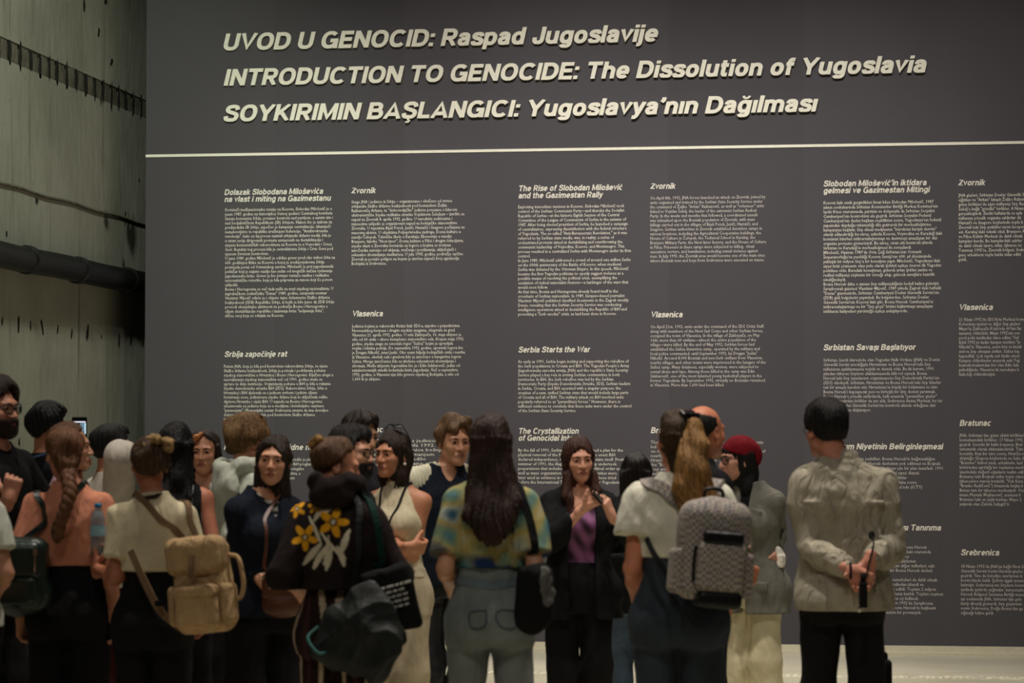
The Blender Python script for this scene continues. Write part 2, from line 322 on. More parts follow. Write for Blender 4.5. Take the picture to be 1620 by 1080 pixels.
GL = {
 'I': (.2, [_ST]), 'L': (.58, [_ST, [(0, .1), (.58, .1)]]), 'E': (.64, [_ST, [(0, .905), (.62, .905)], [(0, .52), (.58, .52)], [(0, .095), (.64, .095)]]),
 'T': (.7, [[(0, .905), (.7, .905)], [(.35, 0), (.35, 1)]]), 'U': (.74, [[(.1, 1), (.1, .36)] + _arc(.37, .36, .27, .275, 180, 360) + [(.64, 1)]]),
 'V': (.74, [[(.06, 1.02), (.37, .07), (.68, 1.02)]]), 'O': (.82, [_O]), 'C': (.78, [_arc(.41, .5, .31, .415, 42, 318, 24)]),
 'G': (.82, [_arc(.41, .5, .31, .415, 42, 335, 24), [(.44, .46), (.82, .46)], [(.73, .46), (.73, 0)]]),
 'D': (.76, [_ST, [(0, .905), (.34, .905)] + _arc(.34, .5, .32, .405, 90, -90) + [(0, .095)]]),
 'R': (.72, [_ST, [(0, .905), (.4, .905)] + _arc(.4, .68, .2, .225, 90, -90) + [(0, .455)], [(.36, .46), (.62, -.02)]]),
 'B': (.74, [_ST, [(0, .905), (.38, .905)] + _arc(.38, .715, .19, .19, 90, -90) + [(0, .525)], [(.38, .525)] + _arc(.42, .31, .22, .215, 90, -90) + [(0, .095)]]),
 'N': (.76, [_ST, [(.66, 0), (.66, 1)], [(.12, .96), (.64, .04)]]), 'M': (.9, [_ST, [(.8, 0), (.8, 1)], [(.11, .97), (.45, .08), (.79, .97)]]),
 'A': (.78, [[(.06, -.02), (.39, .97), (.72, -.02)], [(.2, .27), (.58, .27)]]), 'K': (.72, [_ST, [(.64, 1.02), (.12, .38)], [(.27, .56), (.66, -.02)]]),
 'Y': (.74, [[(.05, 1.02), (.37, .42), (.69, 1.02)], [(.37, .46), (.37, 0)]]), 'S': (.7, [_spl(_SB)]),
 'J': (.56, [[(.46, 1), (.46, .3)] + _arc(.28, .28, .18, .195, 0, -180) + [(.1, .38)]]), 'Z': (.68, [[(.04, .905), (.58, .905), (.1, .095), (.66, .095)]]),
 'W': (1.0, [[(.05, 1.02), (.27, .06), (.5, .93), (.73, .06), (.95, 1.02)]]),
 'o': (.62, [_o]), 'c': (.54, [_arc(.31, .37, .21, .285, 48, 312, 20)]), 'e': (.61, [_arc(.31, .37, .21, .285, 0, 318, 22), [(.1, .36), (.6, .36)]]),
 'a': (.57, [_spl([(.09, .5), (.13, .62), (.27, .66), (.41, .61), (.46, .48), (.46, .2), (.47, 0)]), _spl([(.45, .43), (.27, .4), (.12, .33), (.1, .19), (.18, .09), (.31, .09), (.43, .17), (.46, .28)])]),
 's': (.54, [_spl([(x * .78 + .02, y * .735) for x, y in _SB])]), 'n': (.6, [[(.1, 0), (.1, .74)], _narc]), 'h': (.6, [_ST, _narc]),
 'm': (.94, [[(.1, 0), (.1, .74)], [(.1, .38)] + _arc(.285, .42, .185, .235, 180, 0) + [(.47, 0)], [(.47, .38)] + _arc(.655, .42, .185, .235, 180, 0) + [(.84, 0)]]),
 'r': (.42, [[(.1, 0), (.1, .74)], [(.1, .34)] + _arc(.32, .38, .22, .265, 180, 80)]), 'u': (.6, [[(.1, .74), (.1, .3)] + _arc(.3, .31, .2, .225, 180, 360) + [(.5, .74)], [(.5, 0), (.5, .74)]]),
 'p': (.62, [[(.1, -.25), (.1, .74)], _o]), 'b': (.62, [_ST, _o]), 'd': (.62, [[(.52, 0), (.52, 1)], _o]),
 'g': (.62, [_o, [(.52, .74), (.52, .02)] + _arc(.32, 0, .2, .17, 0, -160)]), 'l': (.2, [_ST]), 'ı': (.2, [[(.1, 0), (.1, .74)]]),
 'i': (.2, [[(.1, 0), (.1, .74)], [(.1, .83), (.1, 1)]]), 'j': (.2, [_spl([(.1, .74), (.1, .3), (.1, -.06), (.04, -.15), (-.06, -.16)]), [(.1, .83), (.1, 1)]]),
 't': (.38, [_spl([(.16, .94), (.16, .5), (.16, .2), (.22, .1), (.37, .085)]), [(0, .655), (.37, .655)]]), 'f': (.38, [_spl([(.16, 0), (.16, .5), (.16, .8), (.23, .905), (.38, .915)]), [(0, .655), (.37, .655)]]),
 'k': (.55, [_ST, [(.49, .76), (.12, .28)], [(.25, .43), (.51, -.02)]]), 'v': (.55, [[(.05, .76), (.275, .05), (.5, .76)]]), 'w': (.8, [[(.04, .76), (.22, .05), (.4, .7), (.58, .05), (.76, .76)]]),
 'y': (.55, [[(.05, .76), (.275, .08)], _spl([(.5, .76), (.32, .15), (.22, -.1), (.14, -.16), (.04, -.16)])]), 'z': (.5, [[(.03, .655), (.4, .655), (.08, .085), (.48, .085)]]),
 ':': (.2, [[(.1, 0), (.1, .2)], [(.1, .54), (.1, .74)]]), '’': (.2, [[(.13, 1), (.13, .84), (.04, .72)]]), ' ': (.28, []),
}
_DIA = {'Ş': ('S', ','), 'ş': ('s', ','), 'ğ': ('g', 'u'), 'š': ('s', 'v'), 'č': ('c', 'v'), 'ć': ('c', '/')}
def stroke_text(s, w=.215, shear=.2, gap=.085):
    V, F, n, x, q = [], [], 0, 0.0, 0
    Z = []
    for ch in s:
        base, dia = _DIA.get(ch, (ch, None)); adv, paths = GL[base]; kx = 1.05 if ch.isupper() else 1.04 if adv > .3 else 1.0
        adv *= kx; paths = [([(a * kx, b) for a, b in p], w) for p in paths]; c = adv / 2
        if dia == 'v': paths.append(([(c - .17, 1.01), (c, .88), (c + .17, 1.01)], .12))
        if dia == '/': paths.append(([(c - .06, .84), (c + .1, 1.02)], .14))
        if dia == 'u': paths.append((_arc(c, 1.0, .15, .13, 180, 360, 9), .11))
        if dia == ',': paths.append((_spl([(c, 0), (c + .01, -.08), (c + .08, -.14), (c, -.22), (c - .1, -.2)]), .10))
        for p, ww in paths:
            P = np.array(p, float); closed = np.allclose(P[0], P[-1])
            if closed: P = P[:-1]
            T = np.roll(P, -1, 0) - np.roll(P, 1, 0)
            if not closed: T[0] = P[1] - P[0]; T[-1] = P[-1] - P[-2]
            d1 = P - np.roll(P, 1, 0); d2 = np.roll(P, -1, 0) - P
            N = np.stack([-T[:, 1], T[:, 0]], 1); N /= np.linalg.norm(N, axis=1)[:, None]
            for i in range(len(P)):
                k = 1.0
                if closed or 0 < i < len(P) - 1:
                    a = d2[i] / np.linalg.norm(d2[i]); k = 1 / max(.5, abs(N[i].dot([-a[1], a[0]])))
                V += [tuple(P[i] + N[i] * ww / 2 * k + (x, 0)), tuple(P[i] - N[i] * ww / 2 * k + (x, 0))]
            lo_, hi_ = (-.012 if P[:, 1].min() > -.03 else -9), (.765 if P[:, 1].max() < .79 else 1.015 if P[:, 1].max() < 1.03 else 9)
            V[-2 * len(P):] = [(a_, min(max(b_, lo_), hi_)) for a_, b_ in V[-2 * len(P):]]
            m = len(P); q = (q + 1) % 7; Z += [q] * (2 * m)
            for i in range(m if closed else m - 1):
                j = (i + 1) % m; F.append((n + 2 * i, n + 2 * i + 1, n + 2 * j + 1, n + 2 * j))
            n += 2 * m
        x += adv + (gap if ch != ' ' else .06)
    V = np.array(V)
    up = not any(c in s for c in 'gjpyŞşJ’ğ')
    V[:, 1] = np.clip(V[:, 1], -.26, 1.08)
    body = (V[:, 1] < .2) & (V[:, 1] > -.03); V[body, 1] = np.maximum(V[body, 1], 0.0 - .012)
    V[:, 0] += shear * V[:, 1]
    return np.c_[V, np.array(Z) / 7.0], F
def extrude_vf(v, f, depth):
    n = len(v); z = v * (1, 1, 0); w = np.vstack([z + np.c_[v[:, :2] * 0, depth + v[:, 2] * .08], z]); F = []
    for q in f:
        F += [q, tuple(i + n for i in q[::-1])]
        for a, b in ((q[0], q[1]), (q[1], q[2]), (q[2], q[3]), (q[3], q[0])): F.append((b, a, a + n, b + n))
    return w, F
# ------------------------------------------------------------------ lettering
M_RAISED = mat('cream_raised_letters', srgb(240, 236, 214), rough=0.55, var=0.04, bump=0.0)
M_PRINT = mat('cream_print', srgb(222, 217, 200), rough=0.7, var=0.03, bump=0.0)
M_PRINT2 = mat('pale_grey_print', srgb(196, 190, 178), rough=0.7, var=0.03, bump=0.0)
_tc = bpy.data.curves.new('t', 'FONT'); _to = bpy.data.objects.new('t', _tc); COL.objects.link(_to)
def glyphs(s, shear=0.0, bold=0.0, extrude=0.0, res=3, space=1.0):
    _tc.body = s; _tc.size = 1.0; _tc.shear = shear; _tc.offset = bold; _tc.extrude = extrude; _tc.resolution_u = res
    _tc.space_character = space; _tc.fill_mode = 'BOTH' if extrude else 'FRONT'
    dg = bpy.context.evaluated_depsgraph_get(); dg.update()
    me = bpy.data.meshes.new_from_object(_to.evaluated_get(dg))
    v = np.zeros(len(me.vertices) * 3, np.float32); me.vertices.foreach_get('co', v); v = v.reshape(-1, 3)
    f = [tuple(p.vertices) for p in me.polygons]
    bpy.data.meshes.remove(me); return v, f
CAP = 0.729
def put_line(v, x0, z0, sx, sz, off):
    o = np.empty_like(v); o[:, 0] = x0 + v[:, 0] * sx; o[:, 2] = z0 + v[:, 1] * sz; o[:, 1] = -off - v[:, 2]
    return o
def title(s, xl, xr, yb, yt):
    v, f = stroke_text(s); v, f = extrude_vf(v, f, 1.0)
    a, b = on_wall(xl, yb), on_wall(xr, yb - (xr - xl) * 0.0335e-3 * (700 - yb))
    cap = on_wall(xl, yt)[2] - a[2]
    sx = (b[0] - a[0]) / (v[:, 0].max() - v[:, 0].min()); sz = cap
    w = v.copy(); w[:, 0] -= v[:, 0].min(); w[:, 2] *= 0.020
    o = put_line(w, a[0], a[2], sx, sz, 0.006)
    obj('title_line', make_mesh('title_line', o, f, M_RAISED, smooth=False), text_wall, label='raised cream title letters')
title('UVOD U GENOCID: Raspad Jugoslavije', 355, 1042, 80.4, 54.0)
title('INTRODUCTION TO GENOCIDE: The Dissolution of Yugoslavia', 355, 1466, 136.2, 110.2)
title('SOYKIRIMIN BAŞLANGICI: Yugoslavya’nın Dağılması', 355, 1295, 192.8, 167.0)
a, b = on_wall(230, 246.7), on_wall(1615, 226.6)
box('title_rule', (PX0, -0.006, a[2] - .0105), (PX1, 0.0, a[2] + .0105), M_RAISED, text_wall)
def heading(lines, xl, xr, ys):
    """bold slanted heading; xr is where its longest line ends, ys the baselines"""
    V = []; n = 0; G = [stroke_text(s, .2) for s in lines]
    wmax = max(g[0][:, 0].max() for g in G); a, b = on_wall(xl, ys[0]), on_wall(xr, ys[0])
    sx = (b[0] - a[0]) / wmax
    P = []
    for (v, f), y in zip(G, ys):
        p = on_wall(xl, y); P.append((put_line(v * (1, 1, .0025), p[0], p[2], sx, 0.045, .0008), f))
    v, f = join_vf(P); obj('heading', make_mesh('heading', v, f, M_PRINT, smooth=False), text_wall)
def para(text, xl, xr, y0, y1, dim=False):
    """small print; first and last line centres y0, y1; the longest line ends at xr"""
    lines = text.strip('\n').split('\n'); n = len(lines)
    G = [glyphs(s if s.strip() else ' ', bold=0.004, res=1) for s in lines]
    full = [g[0][:, 0].max() if len(g[0]) else 0 for g in G]; wmax = max(full)
    a, b = on_wall(xl, y0), on_wall(xr, y0); sx = (b[0] - a[0]) / wmax
    P = []
    for i, (v, f) in enumerate(G):
        if not len(v): continue
        y = y0 + (y1 - y0) * i / max(n - 1, 1); p = on_wall(xl, y)
        P.append((put_line(v, p[0], p[2] - .0105, sx, 0.0345, .0010), f))
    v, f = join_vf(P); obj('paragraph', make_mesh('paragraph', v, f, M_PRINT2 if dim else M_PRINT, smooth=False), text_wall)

heading(['Dolazak Slobodana Miloševića', 'na vlast i miting na Gazimestanu'], 355, 524, (308.5, 319.5))
para('''Koristeći međunacionalne tenzije na Kosovu, Slobodan Milošević je u
jesen 1987. godine na historijskoj Osmoj sjednici Centralnog komiteta
Saveza komunista Srbije, preuzeo kontrolu nad partijom, a samim tim i
nad Socijalističkom Republikom (SR) Srbijom. Nakon što je izabran za
predsjednika SR Srbije, započeo je kampanju centralizacije, iskazujući
nezadovoljstvo te republike uređenjem federacije. "Antibirokratska
revolucija", kako su taj proces nazivali srbijanski državni mediji, bila je
u stvari serija dirigovanih protesta usmjerenih na destabilizaciju i
smjenu komunističkih rukovodstava na Kosovu te u Vojvodini i Crnoj
Gori. Rezultat tog procesa bila je centralizirana Srbija i Crna Gora pod
njenom čvrstom kontrolom.
U junu 1989. godine Milošević je održao govor pred oko milion Srba na
600. godišnjicu Bitke na Kosovu u kojoj je srednjovjekovna Srbija
pretrpjela poraz od Osmanskog carstva. Milošević je prvi jugoslavenski
političar koji je najavio nasilje kao jedan od mogućih načina rješavanja
jugoslavenske krize. Govor je bio primjer rastuće nasilne i radikalne
nacionalističke retorike, koja je bila priprema za ratove koji će potom
uslijediti.
Bosna i Hercegovina se već tada našla na meti srpskog nacionalizma. U
zagrebačkom sedmičniku "Danas" 1989. godine, sarajevski novinar
Vlastimir Mijović otkrio je i objavio tajne dokumente Službe državne
bezbjednosti (SDB) Republike Srbije, iz kojih je bilo jasno da SDB Srbije
provodi obavještajne aktivnosti na području Bosne i Hercegovine s
ciljem destabilizacije republike i izazivanja krize "iseljavanja Srba",
slične onoj koja se odvijala na Kosovu.''', 356, 530, 332, 499.5)
heading(['Srbija započinje rat'], 355, 455, (564.5,))
para('''Putem JNA, koja je bila pod kontrolom rukovodstva Srbije, te njene
Službe državne bezbjednosti, Srbija je poticala i podržavala pobunu
srpskog stanovništva u Hrvatskoj i Bosni i Hercegovini. Ključnu ulogu u
naoružavanju srpskog stanovništva već od 1991. godine imale su
upravo te dvije institucije. Organizacija pobune u BiH je bila u rukama
Srpske demokratske stranke BiH (SDS). Rukovodstva Srbije, Srba u
Hrvatskoj i BiH djelovala su s jednom svrhom i jednim ciljem:
formiranje nove, jedinstvene srpske države koja bi uključivala velike
dijelove Hrvatske i cijelu BiH. U napadu na Bosnu i Hercegovinu
učestvovale su jedinice koje su u medijima i kolokvijalno nazivane
"paravojnim". Memorijalni centar Srebrenica smatra da ima dovoljno
dokaza da su te jedinice bile pod kontrolom Službe državne
bezbjednosti.''', 354, 527, 579.5, 663)
heading(['Kristalizacija genocidne namjere'], 354, 527, (711.5,))
para('''Do jeseni 1991. godine srpsko rukovodstvo razradilo je plan
za fizičko uklanjanje Bošnjaka i Hrvata, ukoliko BiH proglasi
nezavisnost od države. Od ljeta 1991. godine nelegalne
pripreme uključivale su naoružavanje stanovništva, a
vlast i politički red organizovani su na masovnim
skupovima, o čemu svjedoče i kasniji dokazi.''', 354, 494, 726.5, 763)
heading(['Zvornik'], 556, 595, (306.0,))
para('''Snage JNA i jedinice iz Srbije – organizovane i obučene od strane
srbijanske Službe državne bezbjednosti pod komandom Željka
Ražnatovića Arkana, te "dobrovoljačke" jedinice povezane s liderom
ekstremističke Srpske radikalne stranke Vojislavom Šešeljem – izvršile su
napad na Zvornik 8. aprila 1992. godine. U narednim sedmicama i
mjesecima uslijedio je organizovani napad na bošnjačko stanovništvo
Zvornika. U mjestima Bijeli Potok, Jusići, Hamzići i Snagovo počinjena su
masovna ubistva. U objektima Poljoprivredne zadruge, Doma kulture u
naselju Čelopek, Tehničke škole u Karakaju, Ekonomije u naselju
Branjevo, fabrike "Novi izvor", Doma kulture u Pilici i drugim lokacijama,
srpske vlasti u Zvorniku formirale su logore u kojima se tretman
zatočenika sastojao od ubijanja, mučenja i ponižavanja, uključujući i
seksualno zlostavljanje muškaraca. U julu 1995. godine, područje općine
Zvornik je postalo poligon na kojem je izvršen najveći broj egzekucija
Bošnjaka iz Srebrenice.''', 556, 734.5, 319.5, 417)
heading(['Vlasenica'], 557, 606, (500.5,))
para('''Jedinica kojima je rukovodio Krizni štab SDS-a, zajedno s pripadnicima
Novosadskog korpusa i drugim srpskim snagama, okupirale su grad
Vlasenicu 21. aprila 1992. godine. U selu Zaklopača, 16. maja ubijeno je
više od 60 civila – skoro kompletno stanovništvo sela. Krajem maja 1992.
godine, srpske snage su osnovale logor "Sušica" kojim je upravljala
vojska i lokalna policija. Do septembra 1992. godine, upravnik logora bio
je Dragan Nikolić, zvani Jenki. Oko osam hiljada bošnjačkih civila i nesrba
iz Vlasenice, okolnih sela i gradova bilo je zatočeno u hangarima logora
Sušica. Mnoge zatočenice bile su izložene seksualnom zlostavljanju i
silovanju. Među ubijenim logorašima bio je i Edin Salaharević, jedan od
najtalentovanijih mladih košarkaša bivše Jugoslavije. Već u septembru
1992. godine, u Vlasenici nije bilo gotovo nijednog Bošnjaka, a više od
1.600 ih je ubijeno.''', 557, 735.5, 516, 599.5)
heading(['Bratunac'], 557, 606, (683.5,))
para('''Jedinice JNA zajedno s jedinicama
Srbije su grad, 17. aprila 1992.
Naredne su dvije sedmice bošnjaci
sela razoružano oduzimanjem
su, ali nakon toga uslijedilo
Hranča, gdje je strijeljano
na stadion.''', 557, 708, 697, 740)

heading(['The Rise of Slobodan Milošević', 'and the Gazimestan Rally'], 820, 985, (302.5, 313.8))
para('''Exploiting interethnic tensions in Kosovo, Slobodan Milošević took
control of the Serbian Communist Party—and thereby the Socialist
Republic of Serbia—at the historic Eighth Session of the Central
Committee of the League of Communists of Serbia in the autumn of
1987. After being elected president of Serbia, he launched a campaign
of centralization, expressing dissatisfaction with the federal structure
of Yugoslavia. The so-called "Anti-Bureaucratic Revolution," as it was
referred to by Serbian state media, was, in reality, a series of
orchestrated protests aimed at destabilizing and overthrowing the
communist leadership of Vojvodina, Kosovo, and Montenegro. This
process resulted in a centralized Serbia with Montenegro under its firm
control.
In June 1989, Milošević addressed a crowd of around one million Serbs
on the 600th anniversary of the Battle of Kosovo, when medieval
Serbia was defeated by the Ottoman Empire. In this speech, Milošević
became the first Yugoslav politician to openly suggest violence as a
possible means of resolving the political crisis, exemplifying the
escalation of radical nationalist rhetoric—a harbinger of the wars that
would soon follow.
At that time, Bosnia and Herzegovina already found itself in the
crosshairs of Serbian nationalism. In 1989, Sarajevo-based journalist
Vlastimir Mijović published classified documents in the Zagreb weekly
Danas, revealing that the Serbian Security Service was conducting
intelligence operations aimed at destabilizing the Republic of BiH and
provoking a "Serb exodus" crisis, as had been done in Kosovo.''', 819.5, 998, 327.5, 497)
heading(['Serbia Starts the War'], 820, 934, (557.5,))
para('''As early as 1991, Serbia began inciting and supporting the rebellion of
the Serb populations in Croatia and BiH. The Yugoslav People’s Army
(Jugoslovenska narodna armija, JNA) and the republic’s State Security
Service played a key role in arming Serbian communities in both
territories. In BiH, the Serb rebellion was led by the Serbian
Democratic Party (Srpska Demokratska Stranka, SDS). Serbian leaders
in Serbia, Croatia, and BiH operated with a singular purpose: the
creation of a new, unified Serbian state that would include large parts
of Croatia and all of BiH. The military attack on BiH involved units
popularly referred to as "paramilitary forces." However, there is
sufficient evidence to conclude that these units were under the control
of the Serbian State Security Service.''', 819.5, 998.5, 572, 649.5)
heading(['The Crystallization', 'of Genocidal Intent'], 820, 918, (686, 697))
para('''By the fall of 1991, Serbian leaders had devised a plan for the
physical removal of the Bosniak people. In the event BiH
declared independence, they would take the state itself. From the
summer of 1991, the illegal Serbian leadership undertook
preparations that included a new civil and political order as
well as mass organization and arms. These activities were
later used as evidence in the trials of many of those tried
before the International Tribunal for the former Yugoslavia''', 819.5, 998.5, 712, 762.5)
heading(['Zvornik'], 1029, 1069, (299.0,))
para('''On April 8th, 1992, JNA forces launched an attack on Zvornik, joined by
units organized and trained by the Serbian State Security Service under
the command of Željko "Arkan" Ražnatović, as well as "volunteer" units
linked to Vojislav Šešelj, the leader of the extremist Serbian Radical
Party. In the weeks and months that followed, a coordinated assault
was unleashed upon the Bosniak population of Zvornik, with mass
killings carried out in the villages of Bijeli Potok, Jusići, Hamzići, and
Snagovo. Serbian authorities in Zvornik established detention camps in
various locations, including the Agricultural Cooperative buildings, the
House of Culture in Čelopek, the Technical School in Karakaj, the
Branjevo Military Farm, the Novi Izvor factory, and the House of Culture
in Pilica. Prisoners in these camps were subjected to killing,  ritual
execution, torture, and humiliation, including sexual violence against
men. In July 1995, the Zvornik area would become one of the main sites
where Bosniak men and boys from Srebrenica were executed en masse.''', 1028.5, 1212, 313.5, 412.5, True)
heading(['Vlasenica'], 1029.5, 1080, (502.0,))
para('''On April 21st, 1992, units under the command of the SDS Crisis Staff,
along with members of the Novi Sad Corps and other Serbian forces,
occupied the town of Vlasenica. In the village of Zaklopača, on May
16th, more than 60 civilians—almost the entire population of the
village—were killed. By the end of May 1992, Serbian forces had
established the Sušica detention camp, operated by the military and
local police commanded, until September 1992, by Dragan "Jenka"
Nikolić. Around 8,000 Bosniak and non-Serb civilians from Vlasenica,
nearby villages, and other towns were imprisoned in the hangars of the
Sušica camp. Many detainees, especially women, were subjected to
sexual abuse and rape. Among those killed in the camp was Edin
Salaharević, one of the most talented young basketball players in the
former Yugoslavia. By September 1992, virtually no Bosniaks remained
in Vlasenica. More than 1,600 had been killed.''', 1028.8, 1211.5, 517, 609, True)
heading(['Bratunac'], 1029.5, 1078, (685.0,))
para('''The JNA, together with armed units from Serbia and units
led by local commanders, took Bratunac
on April 17th. Over two weeks the disarmed population of
nearby villages was attacked in
Hranča and Glogova. Men were put in
the "Bratstvo" stadium and there
they were separated, and taken, as
well, from women and children.''', 1029.2, 1211, 699.5, 749, True)
para('''of the municipality



killed''', 1186, 1220, 915, 945, True)

heading(['Slobodan Milošević’in iktidara', 'gelmesi ve Gazimestan Mitingi'], 1302.5, 1472, (295.0, 306.0))
para('''Kosova’daki etnik gerginlikleri fırsat bilen Slobodan Milošević, 1987
yılının sonbaharında Sırbistan Komünistler Birliği Merkez Komitesi’nin
tarihi 8’inci oturumunda, partinin ve dolayısıyla da Sırbistan Sosyalist
Cumhuriyeti’nin kontrolünü ele geçirdi. Sırbistan Sosyalist Federal
Cumhuriyeti’nin devlet başkanı seçildikten sonra, Yugoslavya’nın federal
yapısından duyduğu rahatsızlığı dile getirerek bir merkezileştirme
kampanyası başlattı. Sırp ulusal medyasının "bürokrasi karşıtı devrim"
olarak adlandırdığı bu süreç, aslında Kosova, Voyvodina ve Karadağ’daki
komünist liderleri istikrarsızlaştırmayı ve devirmeyi amaçlayan bir dizi
organize protesto gösterisiydi. Bu süreç, onun sıkı kontrolü altında
Sırbistan ve Karadağ’ın merkezileşmesi ile sonuçlandı.
Milošević, Haziran 1989’da Orta Çağ Sırbistan’ının Osmanlı
İmparatorluğu’na yenildiği Kosova Savaşı’nın 600. yıl dönümünde
yaklaşık bir milyon Sırp’a bir konuşma yaptı. Milošević, Yugoslavya’daki
siyasi krizi çözmenin olası yolu olarak şiddeti açıkça öneren ilk Yugoslav
politikacı oldu. Buradaki konuşması, giderek artan şiddet yanlısı ve
radikal milliyetçi söylemin bir örneği olup, gelecek savaşlara hazırlık
niteliğindeydi.
Bosna Hersek daha o zaman Sırp milliyetçiliğinin hedefi haline gelmişti.
Saraybosnalı gazeteci Vlastimir Mijović, 1989 yılında Zagreb’deki haftalık
"Danas" gazetesinde, Sırbistan Cumhuriyeti Devlet Güvenlik Servisi’nin
(SDB) gizli belgelerini yayımladı. Bu belgelerden, Sırbistan Devlet
Güvenlik Servisi’nin Kosova’daki gibi, Bosna Hersek Cumhuriyeti’ni
istikrarsızlaştırmayı ve bir "Sırp göçü" krizini kışkırtmayı amaçlayan
istihbarat faaliyetleri yürüttüğü açıkça anlaşılıyordu.''', 1302.5, 1490, 321, 492.5)
heading(['Sırbistan Savaşı Başlatıyor'], 1302.5, 1449, (554.0,))
para('''Sırbistan, kendi idaresinde olan Yugoslav Halk Ordusu (JNA) ve Devlet
Güvenlik Servisi aracılığıyla Hırvatistan ve Bosna Hersek’teki Sırp
nüfusunun ayaklanmasına teşvik ve destek oldu. Bu iki kurum, 1991
yılından itibaren Sırpların silahlanmasında kilit rol oynadı. Bosna
Hersek’teki Sırp isyanlarının organizasyonu Sırp Demokratik Partisi’nin
(SDS) elindeydi. Sırbistan, Hırvatistan ve Bosna Hersek’teki Sırp liderler
tek bir amaçla hareket etti: Hırvatistan’ın büyük bir bölümünü ve tüm
Bosna Hersek’i kapsayacak yeni ve birleşik bir Sırp devleti yaratmak.
Bosna Hersek’e yönelik saldırılarda, halk arasında "paramiliter güçler"
olarak adlandırılan birlikler de yer aldı. Srebrenica Anma Merkezi, bu tür
birliklerin Devlet Güvenlik Servisi’nin kontrolü altında olduğuna dair
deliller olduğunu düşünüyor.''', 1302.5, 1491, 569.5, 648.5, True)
heading(['Soykırım Niyetinin Belirginleşmesi'], 1303, 1493, (710.5,))
para('''1991 sonbaharında Sırp yetkililer, Bosna Hersek’in bağımsızlığını
ilan etmesi halinde Bosna Hersek devletinin yok edilmesi ve Boşnak
halkının fiziksel olarak ortadan kaldırılması için bir plan tasarladı. 1991
yazından itibaren Sırbistan idarecileri, yasal siyasi düzeni
ve silahlı toplulukları şiddeti de içeren hazırlıklar
yaptı. Bu hazırlıklar arasındaki görüşmeler, daha sonra
Eski Yugoslavya Uluslararası Ceza Mahkemesi’nde (ICTY)''', 1303.5, 1491, 725.5, 770, True)
heading(['Uluslararası Tanınma', 've Saldırı'], 1370, 1489, (838.5, 849.5))
para('''tanınması kararı, Bosna Hersek
için 15 Ocak 1992’deki oturumda
bir referandumun oy
Bosna Hersek halklarının
ülkede yaşayan diğer milletler) eşit
bağımsız bir Bosna Hersek devleti

Topluluğu temsilcileri de dahil olmak
gözlemci tarafından izlendi ve
olduğu teyit edildi. Toplam 2 milyon
kişi referanduma katıldı. Toplam seçmen
devletten yana oy kullandı.
olarak, 1 Mart 1992’de Saraybosna
barikatlar, Bosna Hersek’in başkenti
kuşatmasının bir provasıydı.''', 1382, 1492, 865, 968, True)
heading(['Zvornik'], 1516, 1559, (293.5,))
para('''JNA güçleri, Sırbistan Devlet Güvenlik S
eğitilen ve "Arkan" lakaplı Željko Ražnat
gelen birlikleri ile aşırı milliyetçi Sırp Rad
Šešelj’e bağlı "gönüllü" birlikler, 8 Nisan
gerçekleştirdi. İleriki haftalarda ve ayla
nüfusuna yönelik organize saldırılar dü
Hamzići ve Snagovo köylerinde toplu k
Zvornik’teki Sırp yetkililer,tarım kooper
evi, Karakaj’daki teknik okul, Branjevo A
ve Pilica Kültür Merkezi de dahil olmak
kampları kurdu. Bu kamplardaki esirler
de dahil olmak üzere, infaz, işkence ve
Temmuz 1995’te, Zvornik bölgesi, Srebr
genç erkeklerin toplu halde infaz edild
geldi.''', 1516.5, 1622, 309, 410.5)
heading(['Vlasenica'], 1517, 1571, (490.5,))
para('''21 Nisan 1992’de SDS Kriz Merkezi komu
Kolordusu üyeleri ve diğer Sırp güçleri
Mayıs’ta Zaklopača Köyü’nde 60’tan faz
tamamı) öldürüldü. Mayıs 1992’nin son
yerel polis tarafından idare edilen "Suš
Eylül 1992’ye kadar kampın müdürü "Je
Nikolić’ti. Vlasenica, çevre köy ve kasab
sivil ve Sırp olmayan siviller, Sušica top
hapsedildi. Çok sayıda esir kadın cinsel
Kampta öldürülenler arasında eski Yug
basketbolcularından biri olan Edin Sala
gelindiğinde, Vlasenica’da neredeyse h
fazla kişi öldürülmüştü.''', 1517, 1622, 505.5, 592, True)
heading(['Bratunac'], 1518, 1568, (673.5,))
para('''JNA, Sırbistan’dan gelen silahlı birlikleri
komutasındaki birlikler, 17 Nisan 1992
geçirdi. Sonraki iki hafta boyunca, Brat
sistematik olarak silahsızlandırıldı. Tüm
konuldu. Kısa bir süre sonra, Hranča ve
düştüğü Glogova köylerinde ve Suha d
"Bratstvo" futbol stadı, erkeklerin, kad
birbirinden ayrıldığı bir toplanma merk
üzerindeki değerli eşyaların teslim edil
Bratunac’taki Boşnak nüfus toplu olara
işkencelere maruz bırakıldı. "Vuk Kara
"Branko Radičević") binasında başka b
Burası tam bir işkence merkeziydi. Öze
imam Mustafa Mujkanović, acımasız b
Bratunac’taki en yaşlı kurban, Mayıs 2
yaşında olan Zahida Suljagić’ti.''', 1518, 1622, 688.5, 797, True)
heading(['Srebrenica'], 1520, 1581, (878.0,))
para('''18 Nisan 1992’de JNA’ya bağlı Novi Sa
Güvenlik Servisi kontrolündeki güçler,
geçirdi. Yine de belediye sınırlarının k
kontrolünde kaldı. Şehrin işgali sırasın
kalmıştı. Srebrenica’nın Sırpların kontr
zarfında şehirde yağmalar, kanunsuzlu
Hersek Bölgesel Savunma Birliği mens
ayı sonlarında JNA, Sırbistan’dan gele
karşı direniş gösterdi. Sırp güçlerinin
sonra Srebrenica, Doğu Bosna’dan ge
sığınağı haline geldi.''', 1520, 1622, 895.5, 969, True)
bpy.data.objects.remove(_to); bpy.data.curves.remove(_tc)
